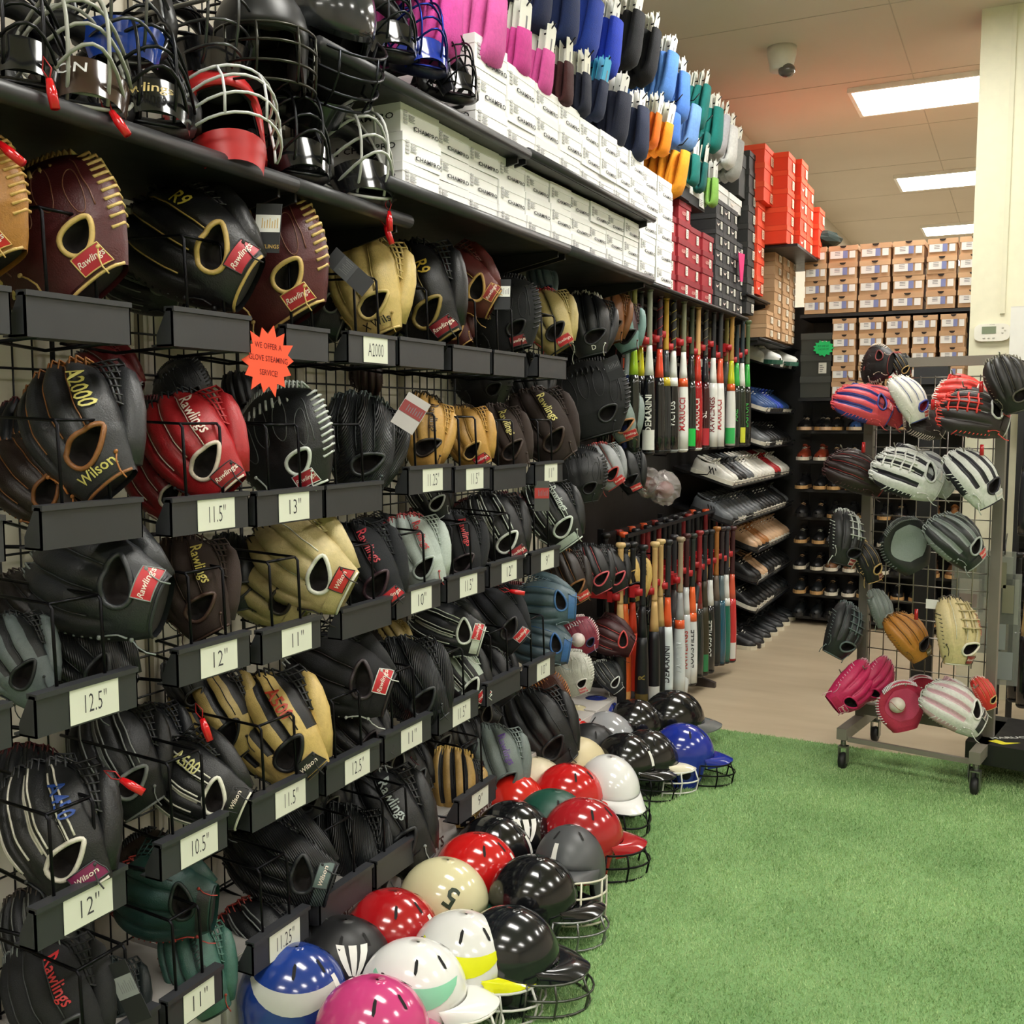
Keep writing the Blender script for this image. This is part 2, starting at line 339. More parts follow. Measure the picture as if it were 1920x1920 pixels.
# orange starburst sign
def burst(n, r0, r1, seed=1):
    rnd = random.Random(seed); pts = []
    for i in range(2*n):
        a = math.pi*i/n; r = (r1*(1+rnd.uniform(-.06, .08)) if i % 2 == 0 else r0*(1+rnd.uniform(-.04, .04))); pts.append((r*math.cos(a)*.95, r*math.sin(a)*1.18))
    return pts
p = onX(503, 676, .435); rotz = R(-8)
t = thing('starburst_sign', 'orange starburst card offering glove steaming, taped below the top holders', 'sign', p, (0, R(0), R(-28)))
ob('card', MB().prism(burst(14, .05, .068), 'x', -.0015, .0015), M('#ff5a3c', 'paper'), t)
lt = MB()
for s_, z_ in (('WE OFFER A', .032), ('GLOVE STEAMING', .003), ('SERVICE!', -.029)): text_mb(s_, .0185, lambda x, y: (.0022, x, y+z_-x*.12), bold=.004, mb=lt, wx=.62)
ob('lettering', lt, M('#7c1512'), t)
# ============================================================ BOXES
LM = {}
def boxmesh(key, fx, fy, h, lid=.3, ov=.004, flap=False):
    """front face towards +x, fx deep (x), fy wide (y); origin bottom centre of front face"""
    if key in LM: return LM[key]
    hl = h*(1-lid); b = MB().box(-fx+ov, -ov, -fy/2+ov, fy/2-ov, 0, h-.004)
    l = MB().box(-fx, 0, -fy/2, fy/2, hl, h)
    LM[key] = (b.mesh('base'), l.mesh('lid')); return LM[key]
WH = M('#f4f4f3', 'card'); WH2 = M('#ededec', 'card'); INK = M('#26262b')
def fl(x, y): return (.0012, x, y)
cm = MB(); text_mb('CHAMPRO', .025, lambda x, y: (.0012, x+.03, y+.028), bold=.02, mb=cm, wx=1.05, sp=1.05)
cm.add([(.0012, -.026, .018), (.0012, -.035, .022), (.0012, -.037, .034), (.0012, -.027, .036), (.0012, -.031, .031), (.0012, -.032, .023)], [(0, 1, 2, 3, 4, 5)])
CH_END = cm.mesh('printed_logo')
cs = MB(); text_mb('CHAMPRO', .034, lambda x, y: (x-.11, -.0012, y+.062), bold=.012, mb=cs, wx=1.05, sp=1.05)
cs.add([(-.23, -.0012, .050), (-.218, -.0012, .047), (-.215, -.0012, .056), (-.222, -.0012, .057), (-.214, -.0012, .078), (-.204, -.0012, .08), (-.222, -.0012, .082), (-.231, -.0012, .06)], [(0, 1, 2, 3, 4, 5, 6, 7)])
CH_SIDE = cs.mesh('printed_logo')
st = MB()
for i in range(4): st.box(0, .0013, -.085+.0*i, -.068, .035+i*.014, .044+i*.014)
for i in range(5): st.box(0, .0013, -.06, -.03-.006*(i % 2), .072-i*.006, .075-i*.006)
CH_ST = st.mesh('printed_block')
def white_box(x, y, z, w, h, label, group, side=False, yaw=0, dx=.33):
    t = thing('shoe_box', label, 'shoe box', (x, y, z), (0, 0, yaw), group)
    b, l = boxmesh(('w', w, h), dx, w, h, .3, .0015)
    ob('base', b, WH, t); ob('lid', l, WH2 if random.random() < .5 else WH, t)
    s = h/.115
    o = ob('printed_logo', CH_END, INK, t, loc=(.0005, .0, .0)); o.scale = (1, w/.2, s)
    o = ob('printed_block', CH_ST, M('#bcbcbe'), t, loc=(.0005, 0, 0)); o.scale = (1, w/.2, s)
    if side: o = ob('printed_logo', CH_SIDE, INK, t, loc=(0, -w/2-.0005, 0)); o.scale = (1, 1, h/.115)
    return t
def stack(x, y0, z0, w, h, n, desc, grp, side=False, jit=.006):
    for i in range(n):
        pos = 'topmost' if i == n-1 else ('lowest' if i == 0 else ORD[i]+' up')
        white_box(x+random.uniform(-jit, jit), y0+w/2+random.uniform(-.003, .003), z0+i*(h+.0015), w-.004, h, 'white shoe box, %s in %s' % (pos, desc), grp, side, yaw=random.uniform(-.02, .02))
ys = [2.445, 2.65, 2.855, 3.06, 3.265, 3.47, 3.66, 3.85, 4.04, 4.23]
for i, y in enumerate(ys):
    w = (ys[i+1]-y if i+1 < len(ys) else .19)
    n = 3 if i < 2 else (3 if i < 3 else 4 if i < 8 else 4)
    if i >= 2: n = 3 if i < 4 else 3
    stack(.43 if i else .45, y, 2.178, w, .079 if i < 1 else .0775, 3, '%s shelf, stack %s from the left' % ('lower', ORD[i]), 'white shoe boxes on the lower shelf', i == 0)
ys2 = [2.905, 3.125, 3.345, 3.55, 3.75, 3.945, 4.13, 4.3]
for i, y in enumerate(ys2):
    w = (ys2[i+1]-y if i+1 < len(ys2) else .185)
    stack(.43, y, 2.447, w, .1 if i == 0 else .092 if i < 4 else .087, [3, 3, 3, 3, 3, 3, 3, 3][i], '%s shelf, stack %s from the left' % ('upper', ORD[i]), 'white shoe boxes on the upper shelf', i < 3)
for i in range(2):
    stack(.41, 4.5+i*.245, 2.203, .235, .098, 5-i*0, 'the %s tall stack next to the red boxes' % ('nearer' if i == 0 else 'farther'), 'white shoe boxes in tall stacks', False)
# generic printed box
def gbox(x, y, z, w, h, d, hexc, lidc, label, group, tagc=None, tagw=.3, side=None, yaw=0, lid=.3, extra=None, tilt=0):
    t = thing('shoe_box', label, 'shoe box', (x, y, z), (0, 0, yaw), group)
    b, l = boxmesh((w, h, d, lid), d, w, h, lid)
    ob('base', b, M(hexc, 'card'), t); ob('lid', l, M(lidc, 'card'), t)
    if tagc:
        k = ('tg', w, h, tagw)
        if k not in LM:
            mb = MB().box(-.001, .002, w*.1, w*.1+w*tagw, h*.12, h*.62, 0)
            for i in range(4): mb.box(.001, .0026, w*.1+w*tagw*.15, w*.1+w*tagw*(.5+.1*(i % 3)), h*(.2+.09*i), h*(.23+.09*i), 1)
            LM[k] = mb.mesh('size_label')
        ob('size_label', LM[k], [M(tagc, 'paper'), M('#55555a')], t, loc=(.0005, 0, 0))
    if extra: extra(t, w, h, d)
    return t
def bars(t, w, h, d): ob('printed_logo', LM.setdefault(('bar', w, h), text_mb('ALLEGRO', .024, lambda x, y: (.0015, x-.02, y+h*.36), bold=.01, shear=.3, wx=.7).mesh('printed_logo')), M('#e9b8b0'), t)
def swoosh(t, w, h, d):
    k = ('sw', w, h)
    if k not in LM: LM[k] = MB().add([(.0016, -w*.42, h*.5), (.0016, -w*.36, h*.28), (.0016, -w*.22, h*.24), (.0016, w*.02, h*.5), (.0016, -w*.2, h*.36), (.0016, -w*.36, h*.38)], [(0, 1, 5), (1, 2, 4, 5), (2, 3, 4)]).mesh('printed_mark')
    ob('printed_mark', LM[k], M('#f2ded5', 'paper'), t)
# maroon-red boxes
for c in range(4):
    n = [4, 5, 4, 4][c]
    for i in range(n):
        gbox(.36+.01*(c % 2), 5.09+c*.225, 2.203+i*.096, .215, .094, .32, '#a32430', '#8e1d2a', 'dark red shoe box, %s up in the %s red stack' % (ORD[i], ORD[c]), 'dark red shoe boxes', '#e6e2da', .16, extra=bars if i % 2 == 0 else None)
gbox(.40, 5.15, 2.203+5*.096, .3, .1, .33, '#26262a', '#e2e2df', 'black shoe box with white lid on top of the red stacks', None, None, lid=.35)
gbox(.39, 5.47, 2.203+5*.096, .3, .1, .33, '#232327', '#d8d8d6', 'black box with folded white lid behind the red stacks', None, '#dddddd', lid=.5)
# dark grey boxes
for c in range(4):
    for i in range(7):
        if c == 3 and i > 4: continue
        gbox(.37, 6.0+c*.165, 2.21+i*.088, .16, .086, .32, '#2b2b2e', '#39393c', 'charcoal shoe box, %s up in the %s charcoal stack' % (ORD[i], ORD[c]), 'charcoal shoe boxes', '#dedbd2', .2, extra=swoosh if (i+c) % 2 else None)
for c in range(2):
    gbox(.36, 6.06+c*.33, 2.21+7*.088, .3, .09, .32, '#d4d4d2', '#efefed', 'silver grey shoe box on top of the charcoal stack, %s one' % ('nearer' if c == 0 else 'farther'), None, None, lid=.4, extra=swoosh)
for i in range(9):
    gbox(.40, 6.66, 2.225+i*.112, .2, .11, .4, '#2a2a2a', '#343433', 'large black shoe box, %s from the bottom of the tall black stack' % ORD[i], 'large black shoe boxes', '#cfccc0' if i < 8 else None, .3)
for i in range(1): gbox(.38, 6.52, 2.93, .26, .26, .36, '#2f302e', '#2f302e', 'big plain black carton behind the hanging socks', None)
tt = thing('pink_tag', 'magenta paper strip hanging between the charcoal and black boxes', 'tag', onX(1390, 500, .40))
ob('strip', MB().prism([(-.075, .075), (.075, .085), (.035, -.09), (-.02, -.09)], 'x', -.002, .002), M('#e81e77', 'paper'), tt)
# orange boxes
def orange(x, y, z, label, w=.2, h=.115, yaw=0, lidop=False):
    gbox(x, y, z, w, h, .33, '#e2401e', '#e8502c', label, 'orange shoe boxes in the far corner', '#f3c9b0', .28, yaw=yaw, lid=.28, extra=swoosh if random.random() < .3 else None)
for i in range(5): orange(.42, 6.83, 2.365+i*.117, 'orange shoe box, %s from the bottom of the nearest orange column' % ORD[i])
for c in range(4):
    n = [4, 4, 3, 2][c]
    for i in range(n+1): orange([.56, .6, .6, .64][c], 7.06+c*.235, 2.36+.117*3+i*.117, 'orange shoe box in overhanging column %s, %s up' % (ORD[c], ORD[i]), .22)
for i in range(3): orange(.46, 6.86, 2.365+(5+i)*.117, 'orange shoe box, %s above the nearest orange column' % ORD[i], .3, .117)
ob_ = struct('trim_10', MB().box(.02, .62, 7.0, 8.2, 2.36+.117*3-.02, 2.36+.117*3-.002), BLK)
# kraft boxes
def kraft_tab(t, w, h, d):
    k = ('kt', w, h)
    if k not in LM:
        mb = MB().box(0, .0015, -w*.44, w*.16, h*.24, h*.68, 0).box(.0015, .002, w*.0, w*.16, h*.24, h*.68, 1).box(0, .0015, w*.22, w*.42, h*.24, h*.66, 0)
        for i in range(3): mb.box(.001, .002, -w*.28, -w*.10, h*(.42+.09*i), h*(.45+.09*i), 2)
        mb.add([(.0025, w*.11*math.cos(a), h*.86-h*.0+h*.14-h*.14*math.sin(a)-.002) for a in [math.pi*i/8 for i in range(9)]], [tuple(range(9))], 3)
        LM[k] = mb.mesh('size_label')
    ob('size_label', LM[k], [M('#e4e3df', 'paper'), M('#7b84b4', 'paper'), M('#6b6b70'), M('#241a12')], t, loc=(.001, 0, 0))
KR = [('#c09b76', '#caa680'), ('#bb956f', '#c29d78'), ('#c4a07c', '#bd9873')]
for c in range(4):
    for i in range(9):
        if c == 3 and i > 6: continue
        a, b = KR[(c+i) % 3]
        gbox(.44+(.0 if c < 2 else .01), 7.05+c*.225, 2.103+i*.088 if c else 2.103+i*.088, .2, .086, .33, a, b, 'brown kraft shoe box, %s up in the %s corner column' % (ORD[i], ORD[c]), 'kraft boxes stacked in the far corner', '#e7dcc9', .34)if not (c == 0 and i > 3) and not (2.36 < 2.103+i*.088+.088 and c < 1) else None
# ============================================================ FAR GONDOLA
GY = 7.95
gd = thing('shoe_gondola', 'black slatted shoe display unit across the back of the aisle', 'display unit', (0, 0, 0))
ob('back_panel', MB().box(.5, 2.3, GY+.28, GY+.34, 0, 2.33), M('#1c1a19', 'satin'), gd)
for i, z in enumerate((2.315, 1.71, 1.47, 1.245, 1.03, .82, .62, .42, .235, .06)):
    ob('shelf_board', MB().box(.5 if i != 1 else .5, 2.3, GY-.19 if i < 2 else GY-.06, GY+.28, z-.022, z), BLK, gd)
def kbox(px0, px1, zb, n, desc, h=.118, y=GY-.2):
    a = onY(px0, 560, y).x; b = onY(px1, 560, y).x
    for i in range(n):
        m_, l_ = KR[random.randrange(3)]; w = b-a-.006
        t = gbox(0, 0, 0, round(w, 3), h, .33, m_, l_, 'kraft box with blue and white label, %s up, %s' % (ORD[i], desc.replace('the ', '')), 'kraft boxes on the back display', None, lid=.3, extra=kraft_tab)
        t.location = ((a+b)/2+random.uniform(-.004, .004), y+random.uniform(-.006, .006), zb+i*(h+.001)); t.rotation_euler = (0, 0, -math.pi/2+random.uniform(-.03, .03))
cols = [1505, 1550, 1608, 1670, 1733, 1793, 1852]
for i in range(6): kbox(cols[i]+1, cols[i+1]-1, 2.318, 4 if i != 0 else 4, 'the %s column on the top shelf' % ORD[i])
cols = [1561, 1610, 1661, 1711, 1762, 1816]
for i in range(5): kbox(cols[i]+1, cols[i+1]-2, 1.712, 5, 'the %s column under the top shelf' % ORD[i], h=.112)
# two black boxes with green starburst
for i in range(3):
    a = onY(1500, 700, GY-.2).x; b = onY(1558, 700, GY-.2).x
    t = gbox(0, 0, 0, round(b-a, 3), .155, .33, '#33352f', '#3a3c37', 'matt black shoe box, %s from the bottom beside the kraft columns' % ORD[i], 'matt black boxes on the back display', '#c9c8bd' if i else None, .25)
    t.location = ((a+b)/2, GY-.2, 1.712+i*.156); t.rotation_euler = (0, 0, -math.pi/2)
p = onY(1544, 653, GY-.215)
t = thing('starburst_sign', 'small green starburst card stuck on the matt black boxes', 'sign', p, (0, 0, -math.pi/2))
ob('card', MB().prism([(a*1.25, b*.8) for a, b in burst(13, .05, .062, 5)], 'x', -.0015, .0015), M('#12b862', 'paper'), t)
lt = MB()
for s_, z_ in (('BUY ONE GET', .016), ('ONE 50% OFF', -.008)): text_mb(s_, .018, lambda x, y: (.0022, x, y+z_), bold=.003, mb=lt, wx=.7)
ob('lettering', lt, M('#0c5a33'), t)
# ============================================================ GLOVES
def ip(x, xs, ys): return float(np.interp(x, xs, ys))
class Glove:
    def __init__(s, cat=False, mitt=False, wide=1.0, pins=3, small=False):
        s.cat = cat; s.nf = 4; s.wide = wide; s.pins = pins
        if cat: s.hc = (.17, .25, .12, .075, -.45)
        else: s.hc = (.11, .262, .150, .078, -.32)
    def w(s, v): return s.wide*(ip(v, [0, .12, .3, .5, .75, .92, 1], [.20, .25, .31, .35, .36, .32, .25]) if not s.cat else ip(v, [0, .12, .3, .5, .75, .92, 1], [.22, .29, .38, .43, .43, .36, .26]))
    def rib(s, u): return abs(math.sin(math.pi*(u+1)/2*s.nf))**.5
    def Lf(s, u):
        if s.cat: return 1-.13*u*u
        return .97-.09*u*u-.05*u+.06*(s.rib(u)-.7)
    def tb(s, v): return ip(v, [0, .1, .3, .55, .8, .95, 1], [.12, .155, .195, .20, .15, .075, .03])*(1.1 if s.cat else 1)
    def tp(s, v): return ip(v, [0, .1, .3, .55, .8, .95, 1], [.10, .13, .15, .13, .10, .06, .03])
    def yc(s, v): return ip(v, [0, .3, .6, .85, 1], [0, 0, -.02, -.09, -.16])
    def A(s, v): return (.062 if not s.cat else .008)*ip(v, [.2, .42, .9, 1], [0, 1, 1, .5])
    def prof(s, u): return max(0, 1-abs(u)**2.6)**.55
    def yb(s, u, v): return s.yc(v)+s.tb(v)*s.prof(u)+s.A(v)*(s.rib(u)-.55)*(1-abs(u)**4)
    def inv(s, x, z):
        v = z
        for _ in range(8): u = max(-.98, min(.98, x/s.w(min(1, max(0, v))))); v = z/s.Lf(u)
        return u, min(1, max(0, v))
    def back(s, x, z):
        u, v = s.inv(x, z); return s.yb(u, v)
    def P(s, x, z, off=0):                 # x to the viewer's right, returns local point
        return (-x, s.back(x, z)+off, z)
    def hole(s, x, z):
        cx, cz, rx, rz, a = s.hc; dx = x-cx; dz = z-cz; ca, sa = math.cos(a), math.sin(a); p = dx*ca-dz*sa; q = dx*sa+dz*ca
        q /= (1-.35*p/rx); return math.hypot(p/rx, q/rz)
    def parts(s):
        out = {}; nb_ = 44; npp = 14
        us = [-math.cos(math.pi*i/nb_) * .5 + .5*(-1+2*i/nb_) for i in range(nb_+1)]
        vs = [0, .02, .05]+[.05+.0165*i for i in range(1, 22)]+[.44, .49, .55, .61, .67, .73, .79, .84, .89, .93, .96, .985, 1]
        rows = []; mats = []
        for v in vs:
            row = []
            for u in us:
                x = s.w(v)*u; z = v*s.Lf(u); y = s.yb(u, v); hd = s.hole(x, z)
                if hd < 1.03: y -= .02+.12*min(1, max(0, (1.03-hd)/.2))
                row.append((-x, y, z))
            for i in range(1, npp):
                u = 1-2*i/npp; x = s.w(v)*u; z = v*s.Lf(u)
                y = s.yc(v)-s.tp(v)*s.prof(u)+.1*math.exp(-((u-.1)/.45)**2-((v-.55)/.28)**2)
                row.append((-x, y, z))
            rows.append(row)
        def mf(i, j):
            if j >= nb_: return 0
            u = (us[j]+us[j+1])/2; v = (vs[i]+vs[i+1])/2
            if min(s.hole(s.w(a_)*b_, a_*s.Lf(b_)) for a_ in (vs[i], vs[i+1]) for b_ in (us[j], us[j+1])) < 1.03: return 2
            if s.rib(u) < .80 and v > .36 and not s.cat: return 1
            return 0
        mb = MB().grid(rows, 0, True, True, mf)
        n = len(rows[0]); o = 0
        mb.f.append(tuple(range((len(rows)-1)*n, len(rows)*n))); mb.m.append(0); mb.s.append(True)
        mb.add([(x*.9, y*.9+.0, .03) for x, y, z in rows[0]], [tuple(range(n))[::-1]], 2)
        if not s.cat:                       # thumb
            th = [(.17, -.04, .06), (.27, -.07, .2), (.36, -.12, .36), (.40, -.17, .5), (.415, -.21, .6), (.41, -.235, .68)]
            mb.tube([(-x*s.wide, y, z) for x, y, z in th], [.07, .085, .085, .078, .062, .02], 12, 0)
        out['shell'] = mb.mesh('shell')
        # hole welt and strap
        pm = MB(); cx, cz, rx, rz, a = s.hc; pts = []
        for i in range(28):
            t = 2*math.pi*i/28; p = rx*1.07*math.cos(t); q = rz*1.10*math.sin(t)*(1-.35*math.cos(t)); ca, sa = math.cos(a), math.sin(a)
            x = cx+p*ca+q*sa; z = cz-p*sa+q*ca; pts.append(s.P(x, z, .002))
        pm.tube(pts, .0175, 8, 0, True)
        pts = []
        for i in range(15):
            u = -.97+1.94*i/14; v = .012; pts.append((-s.w(v)*u, s.yb(u, v)+.0, v*s.Lf(u)))
        pm.tube(pts, .011, 6)
        out['wrist_piping'] = pm.mesh('wrist_piping')
        sm_ = MB()
        seams = {3: (-.5, 0, .5), 8: (-.86, -.5, -.27, -.02, .02, .23, .5, .75), 1: (-.62, -.2, .25), 2: (-.5, 0., .5, .78)}[s.pins]
        if s.cat:
            seams = (-.72, .78)
            for cx_, cz_, rx_, rz_, ro_ in ((-.22, .60, .07, .2, .12), (-.04, .66, .065, .19, 0), (.15, .64, .065, .18, -.12), (.31, .5, .05, .16, -.2)):
                sm_.tube([s.P(cx_+rx_*math.cos(t)*math.cos(ro_)+rz_*math.sin(t)*math.sin(ro_)*-1, cz_+rz_*math.sin(t)*math.cos(ro_)+rx_*math.cos(t)*math.sin(ro_), .002) for t in [2*math.pi*i/22 for i in range(22)]], .0042, 5, closed=True)
        for sx in seams:
            pts = []
            for i in range(13):
                v = .40+.56*i/12
                if s.cat: v = .38+.42*i/12
                u = sx+(.055 if s.pins == 3 and not s.cat else 0); pts.append((-s.w(v)*u, s.yb(u, v)+.004, v*s.Lf(u)))
            sm_.tube(pts, .0055 if s.pins != 8 else .0078, 5)
        if s.pins == 8:
            for sx in (-.7, .1, .62):
                sm_.tube([(-s.w(v)*sx, s.yb(sx, v)+.004, v*s.Lf(sx)) for v in [.36+.54*i/10 for i in range(11)]], .0075, 5)
        out['seam_piping'] = sm_.mesh('seam_piping')
        # strap
        rows = []
        for i in range(5):
            z = .03+.1*i/4; rows.append([s.P(s.w(.08)*(-.75+1.6*j/12)*.92, z, .012) for j in range(13)])
        out['wrist_strap'] = MB().grid(rows).mesh('wrist_strap')
        rows = []
        x0, x1 = .045, .045+.19
        e = []
        for i in range(4):
            z = .02+.12*i/3; e.append([s.P(x0+(x1-x0)*j/6, z+.012, .024) for j in range(7)])
        pb = MB().grid(e)
        ring = [e[0][j] for j in range(7)]+[e[i][6] for i in range(1, 4)]+[e[3][j] for j in range(5, -1, -1)]+[e[i][0] for i in (2, 1)]
        pb.tube(ring, .005, 5, 1, True)
        out['logo_patch'] = pb.mesh('logo_patch')
        # lacing
        lm = MB()
        nl = 15 if not s.cat else 22
        for i in range(nl):
            u = -.93+1.86*i/(nl-1); v = .955; L = s.Lf(u)
            x = s.w(v)*u; b = s.yb(u, v); p0 = (-x, b+.006, v*L-.02); p1 = (-(x+.012), s.yb(u, 1)+.004, L+.014); p2 = (-(x+.02), s.yc(.95)-s.tp(.95)-.006, v*L-.015)
            lm.tube([p0, p1, p2], .0105 if not s.cat else .0145, 5, flat=.6)
            if s.cat and i % 2 == 0: lm.tube([(-x*1.05, s.yb(u, .78)+.002, .78*L), (-x-.01, s.yb(u, .82)+.016, .82*L), (-x*.97, s.yb(u, .87)+.004, .87*L)], .013, 5)
        lm.tube([(-s.w(1)*(-.95+1.9*i/14), s.yc(1)+.012, s.Lf(-.95+1.9*i/14)+.012) for i in range(15)], .009, 6)
        for (x, z, k) in ((-.24, .12, 1), (-.27, .3, -1), (.22, .13, 1)):
            b = s.back(x, z)+.012; lm.tube([(-x, b, z), (-x+.03*k, b+.012, z-.05), (-x+.05*k, b+.004, z-.11), (-x+.045*k, b, z-.17)], .009, 5, flat=.6); lm.ell((-x, b+.006, z), (.018, .012, .014), 8, 5)
        for i in range(9):                   # laces down the little finger side
            z = .25+.06*i; u, v = s.inv(-.28, z); lm.tube([(-s.w(v)*-.9, s.yb(-.9, v)+.006, v*s.Lf(-.9)), (-s.w(v)*-1.0, s.yc(v)-.03, v*s.Lf(-.9)+.025)], .008, 5)
        if s.cat:
            for sg in (-1, 1):
                for i in range(11):
                    v = .22+.062*i; L = s.Lf(.97); lm.tube([(-s.w(v)*.88*sg, s.yb(.88, v)+.003, v*L), (-s.w(v)*1.02*sg, s.yc(v)+.02, v*L+.02), (-s.w(v)*.97*sg, s.yc(v)-.06, v*L+.03)], .012, 5)
        out['lacing'] = lm.mesh('lacing')
        # palm pad and H shaped web, used only on some gloves
        rows = []
        for i in range(11):
            f = i/10; v = .22+.62*f; ww = math.sin(math.pi*(.08+.84*f))**.6*.75; row = []
            for j in range(11):
                u = ww*(-1+.2*j); y = s.yc(v)-s.tp(v)*s.prof(u)+.1*math.exp(-((u-.1)/.45)**2-((v-.55)/.28)**2); row.append((-s.w(v)*u, y-.012, v*s.Lf(u)))
            rows.append(row)
        out['palm_pad'] = MB().grid(rows).mesh('palm_pad')
        hw = MB()
        for x_ in (-.02, .08, .18): hw.tube([s.P(x_, .50+.42*i/8, .016) for i in range(9)], .024, 6, flat=.45)
        for z_ in (.56, .68, .80, .9): hw.tube([s.P(-.08+.34*i/6, z_, .02) for i in range(7)], .026, 6, flat=.45)
        out['h_web'] = hw.mesh('laced_web')
        # web between index finger and thumb
        if not s.cat:
            wb = MB(); A_ = []; B_ = []
            for i in range(7):
                v = .55+.42*i/6; A_.append(Vector((-s.w(v)*.96, s.yc(v)-.02, v*s.Lf(.96))))
            tp_ = [(.36, -.12, .36), (.385, -.15, .43), (.40, -.17, .5), (.41, -.195, .56), (.415, -.21, .62), (.415, -.23, .68), (.40, -.24, .74)]
            B_ = [Vector((-x*s.wide-.02, y, z)) for x, y, z in tp_]
            for k in range(5):
                f = k/4; wb.tube([A_[i].lerp(B_[i], f)+Vector((0, .03*math.sin(math.pi*f), 0)) for i in range(7)], .018, 6, flat=.5)
            for i in range(7): wb.tube([A_[i].lerp(B_[i], f)+Vector((0, .035*math.sin(math.pi*f), 0)) for f in (0, .25, .5, .75, 1)], .016, 6, flat=.5)
            out['web'] = wb.mesh('web')
        return out
    def text(s, txt, where, size, bold=.01, shear=.25):
        if where == 'finger': x0, z0, a = .262*s.wide if not s.cat else -.13, .62, -math.pi/2+.06
        elif where == 'strap': x0, z0, a = .06, .10, 0
        elif where == 'patch': x0, z0, a = .14, .092, 0
        elif where == 'palm': x0, z0, a = -.20, .45, -math.pi/2-.2
        else: x0, z0, a = where
        off = {'patch': .027, 'strap': .018}.get(where, .024)
        ca, sa = math.cos(a), math.sin(a)
        return text_mb(txt, size, lambda x, y: s.P(x0+x*ca-y*sa, z0+x*sa+y*ca, off), bold, shear)
GV = {'f': Glove(), 'p': Glove(pins=8), 'c': Glove(cat=True, wide=1.16), 'n': Glove(wide=.86), 's': Glove(wide=1.08, pins=2)}
GP = {k: g.parts() for k, g in GV.items()}; GT = {}
def gtext(kind, txt, where, size, bold=.01, shear=.25):
    k = (kind, txt, where, size)
    if k not in GT: GT[k] = GV[kind].text(txt, where, size, bold, shear).mesh('lettering')
    return GT[k]
def mixh(a, b, f): return '#'+''.join('%02x' % int(int(a[i:i+2], 16)*(1-f)+int(b[i:i+2], 16)*f) for i in (1, 3, 5))
def orient(a, turn, tilt):
    a = R(a); f = UPV*math.cos(a) - RGT*math.sin(a); n = -FWD
    q = Matrix.Rotation(-R(turn), 3, f) ; n = (q @ n).normalized()
    xx = n.cross(f); q = Matrix.Rotation(R(tilt), 3, xx); f = (q @ f).normalized(); n = (q @ n).normalized(); xx = n.cross(f)
    return Matrix(((xx.x, n.x, f.x), (xx.y, n.y, f.y), (xx.z, n.z, f.z)))
def glove(px, py, L, a, turn, tilt, kind, main, label, second=None, pipe='#c9a96a', lace=None, patch='#a81d2c', strap=None, fin=None, fint='#d9b35a', pat='Rawlings', stx=None, X=.30, mk='leather', group='baseball gloves on the wall', loc=None, mk2=None, flip=False, name='baseball_glove', lining='#140d0c', palm=None, hweb=None):
    p = loc if loc is not None else onX(px, py, X)
    S = L*depth(p)/FPX
    if loc is None: S = min(S, .36)
    rm = orient(a, turn, tilt); c = rm @ Vector((0, 0, .5*S))
    t = thing(name, label, 'glove', p-c, rm, group, S)
    if flip: t.scale = (-S, S, S)
    g = GP[kind]; m1 = M(main, mk); m2 = M(second or main, mk2 or mk); lc = M(lace or pipe, 'leather')
    ob('shell', g['shell'], [m1, m2, M(lining, 'matte')], t)
    ob('wrist_piping', g['wrist_piping'], M(pipe, 'leather'), t); tag(ob('seam_piping', g['seam_piping'], M(mixh(main, pipe, .3) if kind == 'c' else pipe, 'leather'), t), kind='stuff')
    tag(ob('lacing', g['lacing'], lc, t), kind='stuff')
    if 'web' in g: ob('web', g['web'], M(second or main, mk), t)
    ob('wrist_strap', g['wrist_strap'], M(strap or main, mk), t)
    if palm: ob('palm_pad', g['palm_pad'], M(palm, 'suede'), t)
    if hweb: tag(ob('laced_web', g['h_web'], M(hweb, 'leather'), t), kind='stuff')
    if patch:
        pp = ob('logo_patch', g['logo_patch'], [M(patch, 'satin'), lc], t)
        if pat: ob('lettering', gtext(kind, pat, 'patch', .052, .012, .35), M('#e9dcd0'), pp)
    if fin: ob('lettering', gtext(kind, fin, 'finger', .105 if len(fin) > 5 else .12, .012, .3 if fin != 'marucci' else 0), M(fint, 'satin'), t)
    if stx: ob('lettering', gtext(kind, stx, 'strap', .095, .012, 0), M(fint, 'satin'), t)
    return t
MAR = '#4a1c1f'; BK = '#151517'; BK2 = '#1d1d1f'; CRM = '#c8a765'; WHT = '#d8dcd0'; BLND = '#c7ae6e'; TAN = '#b98a42'; BRN = '#2c1d18'
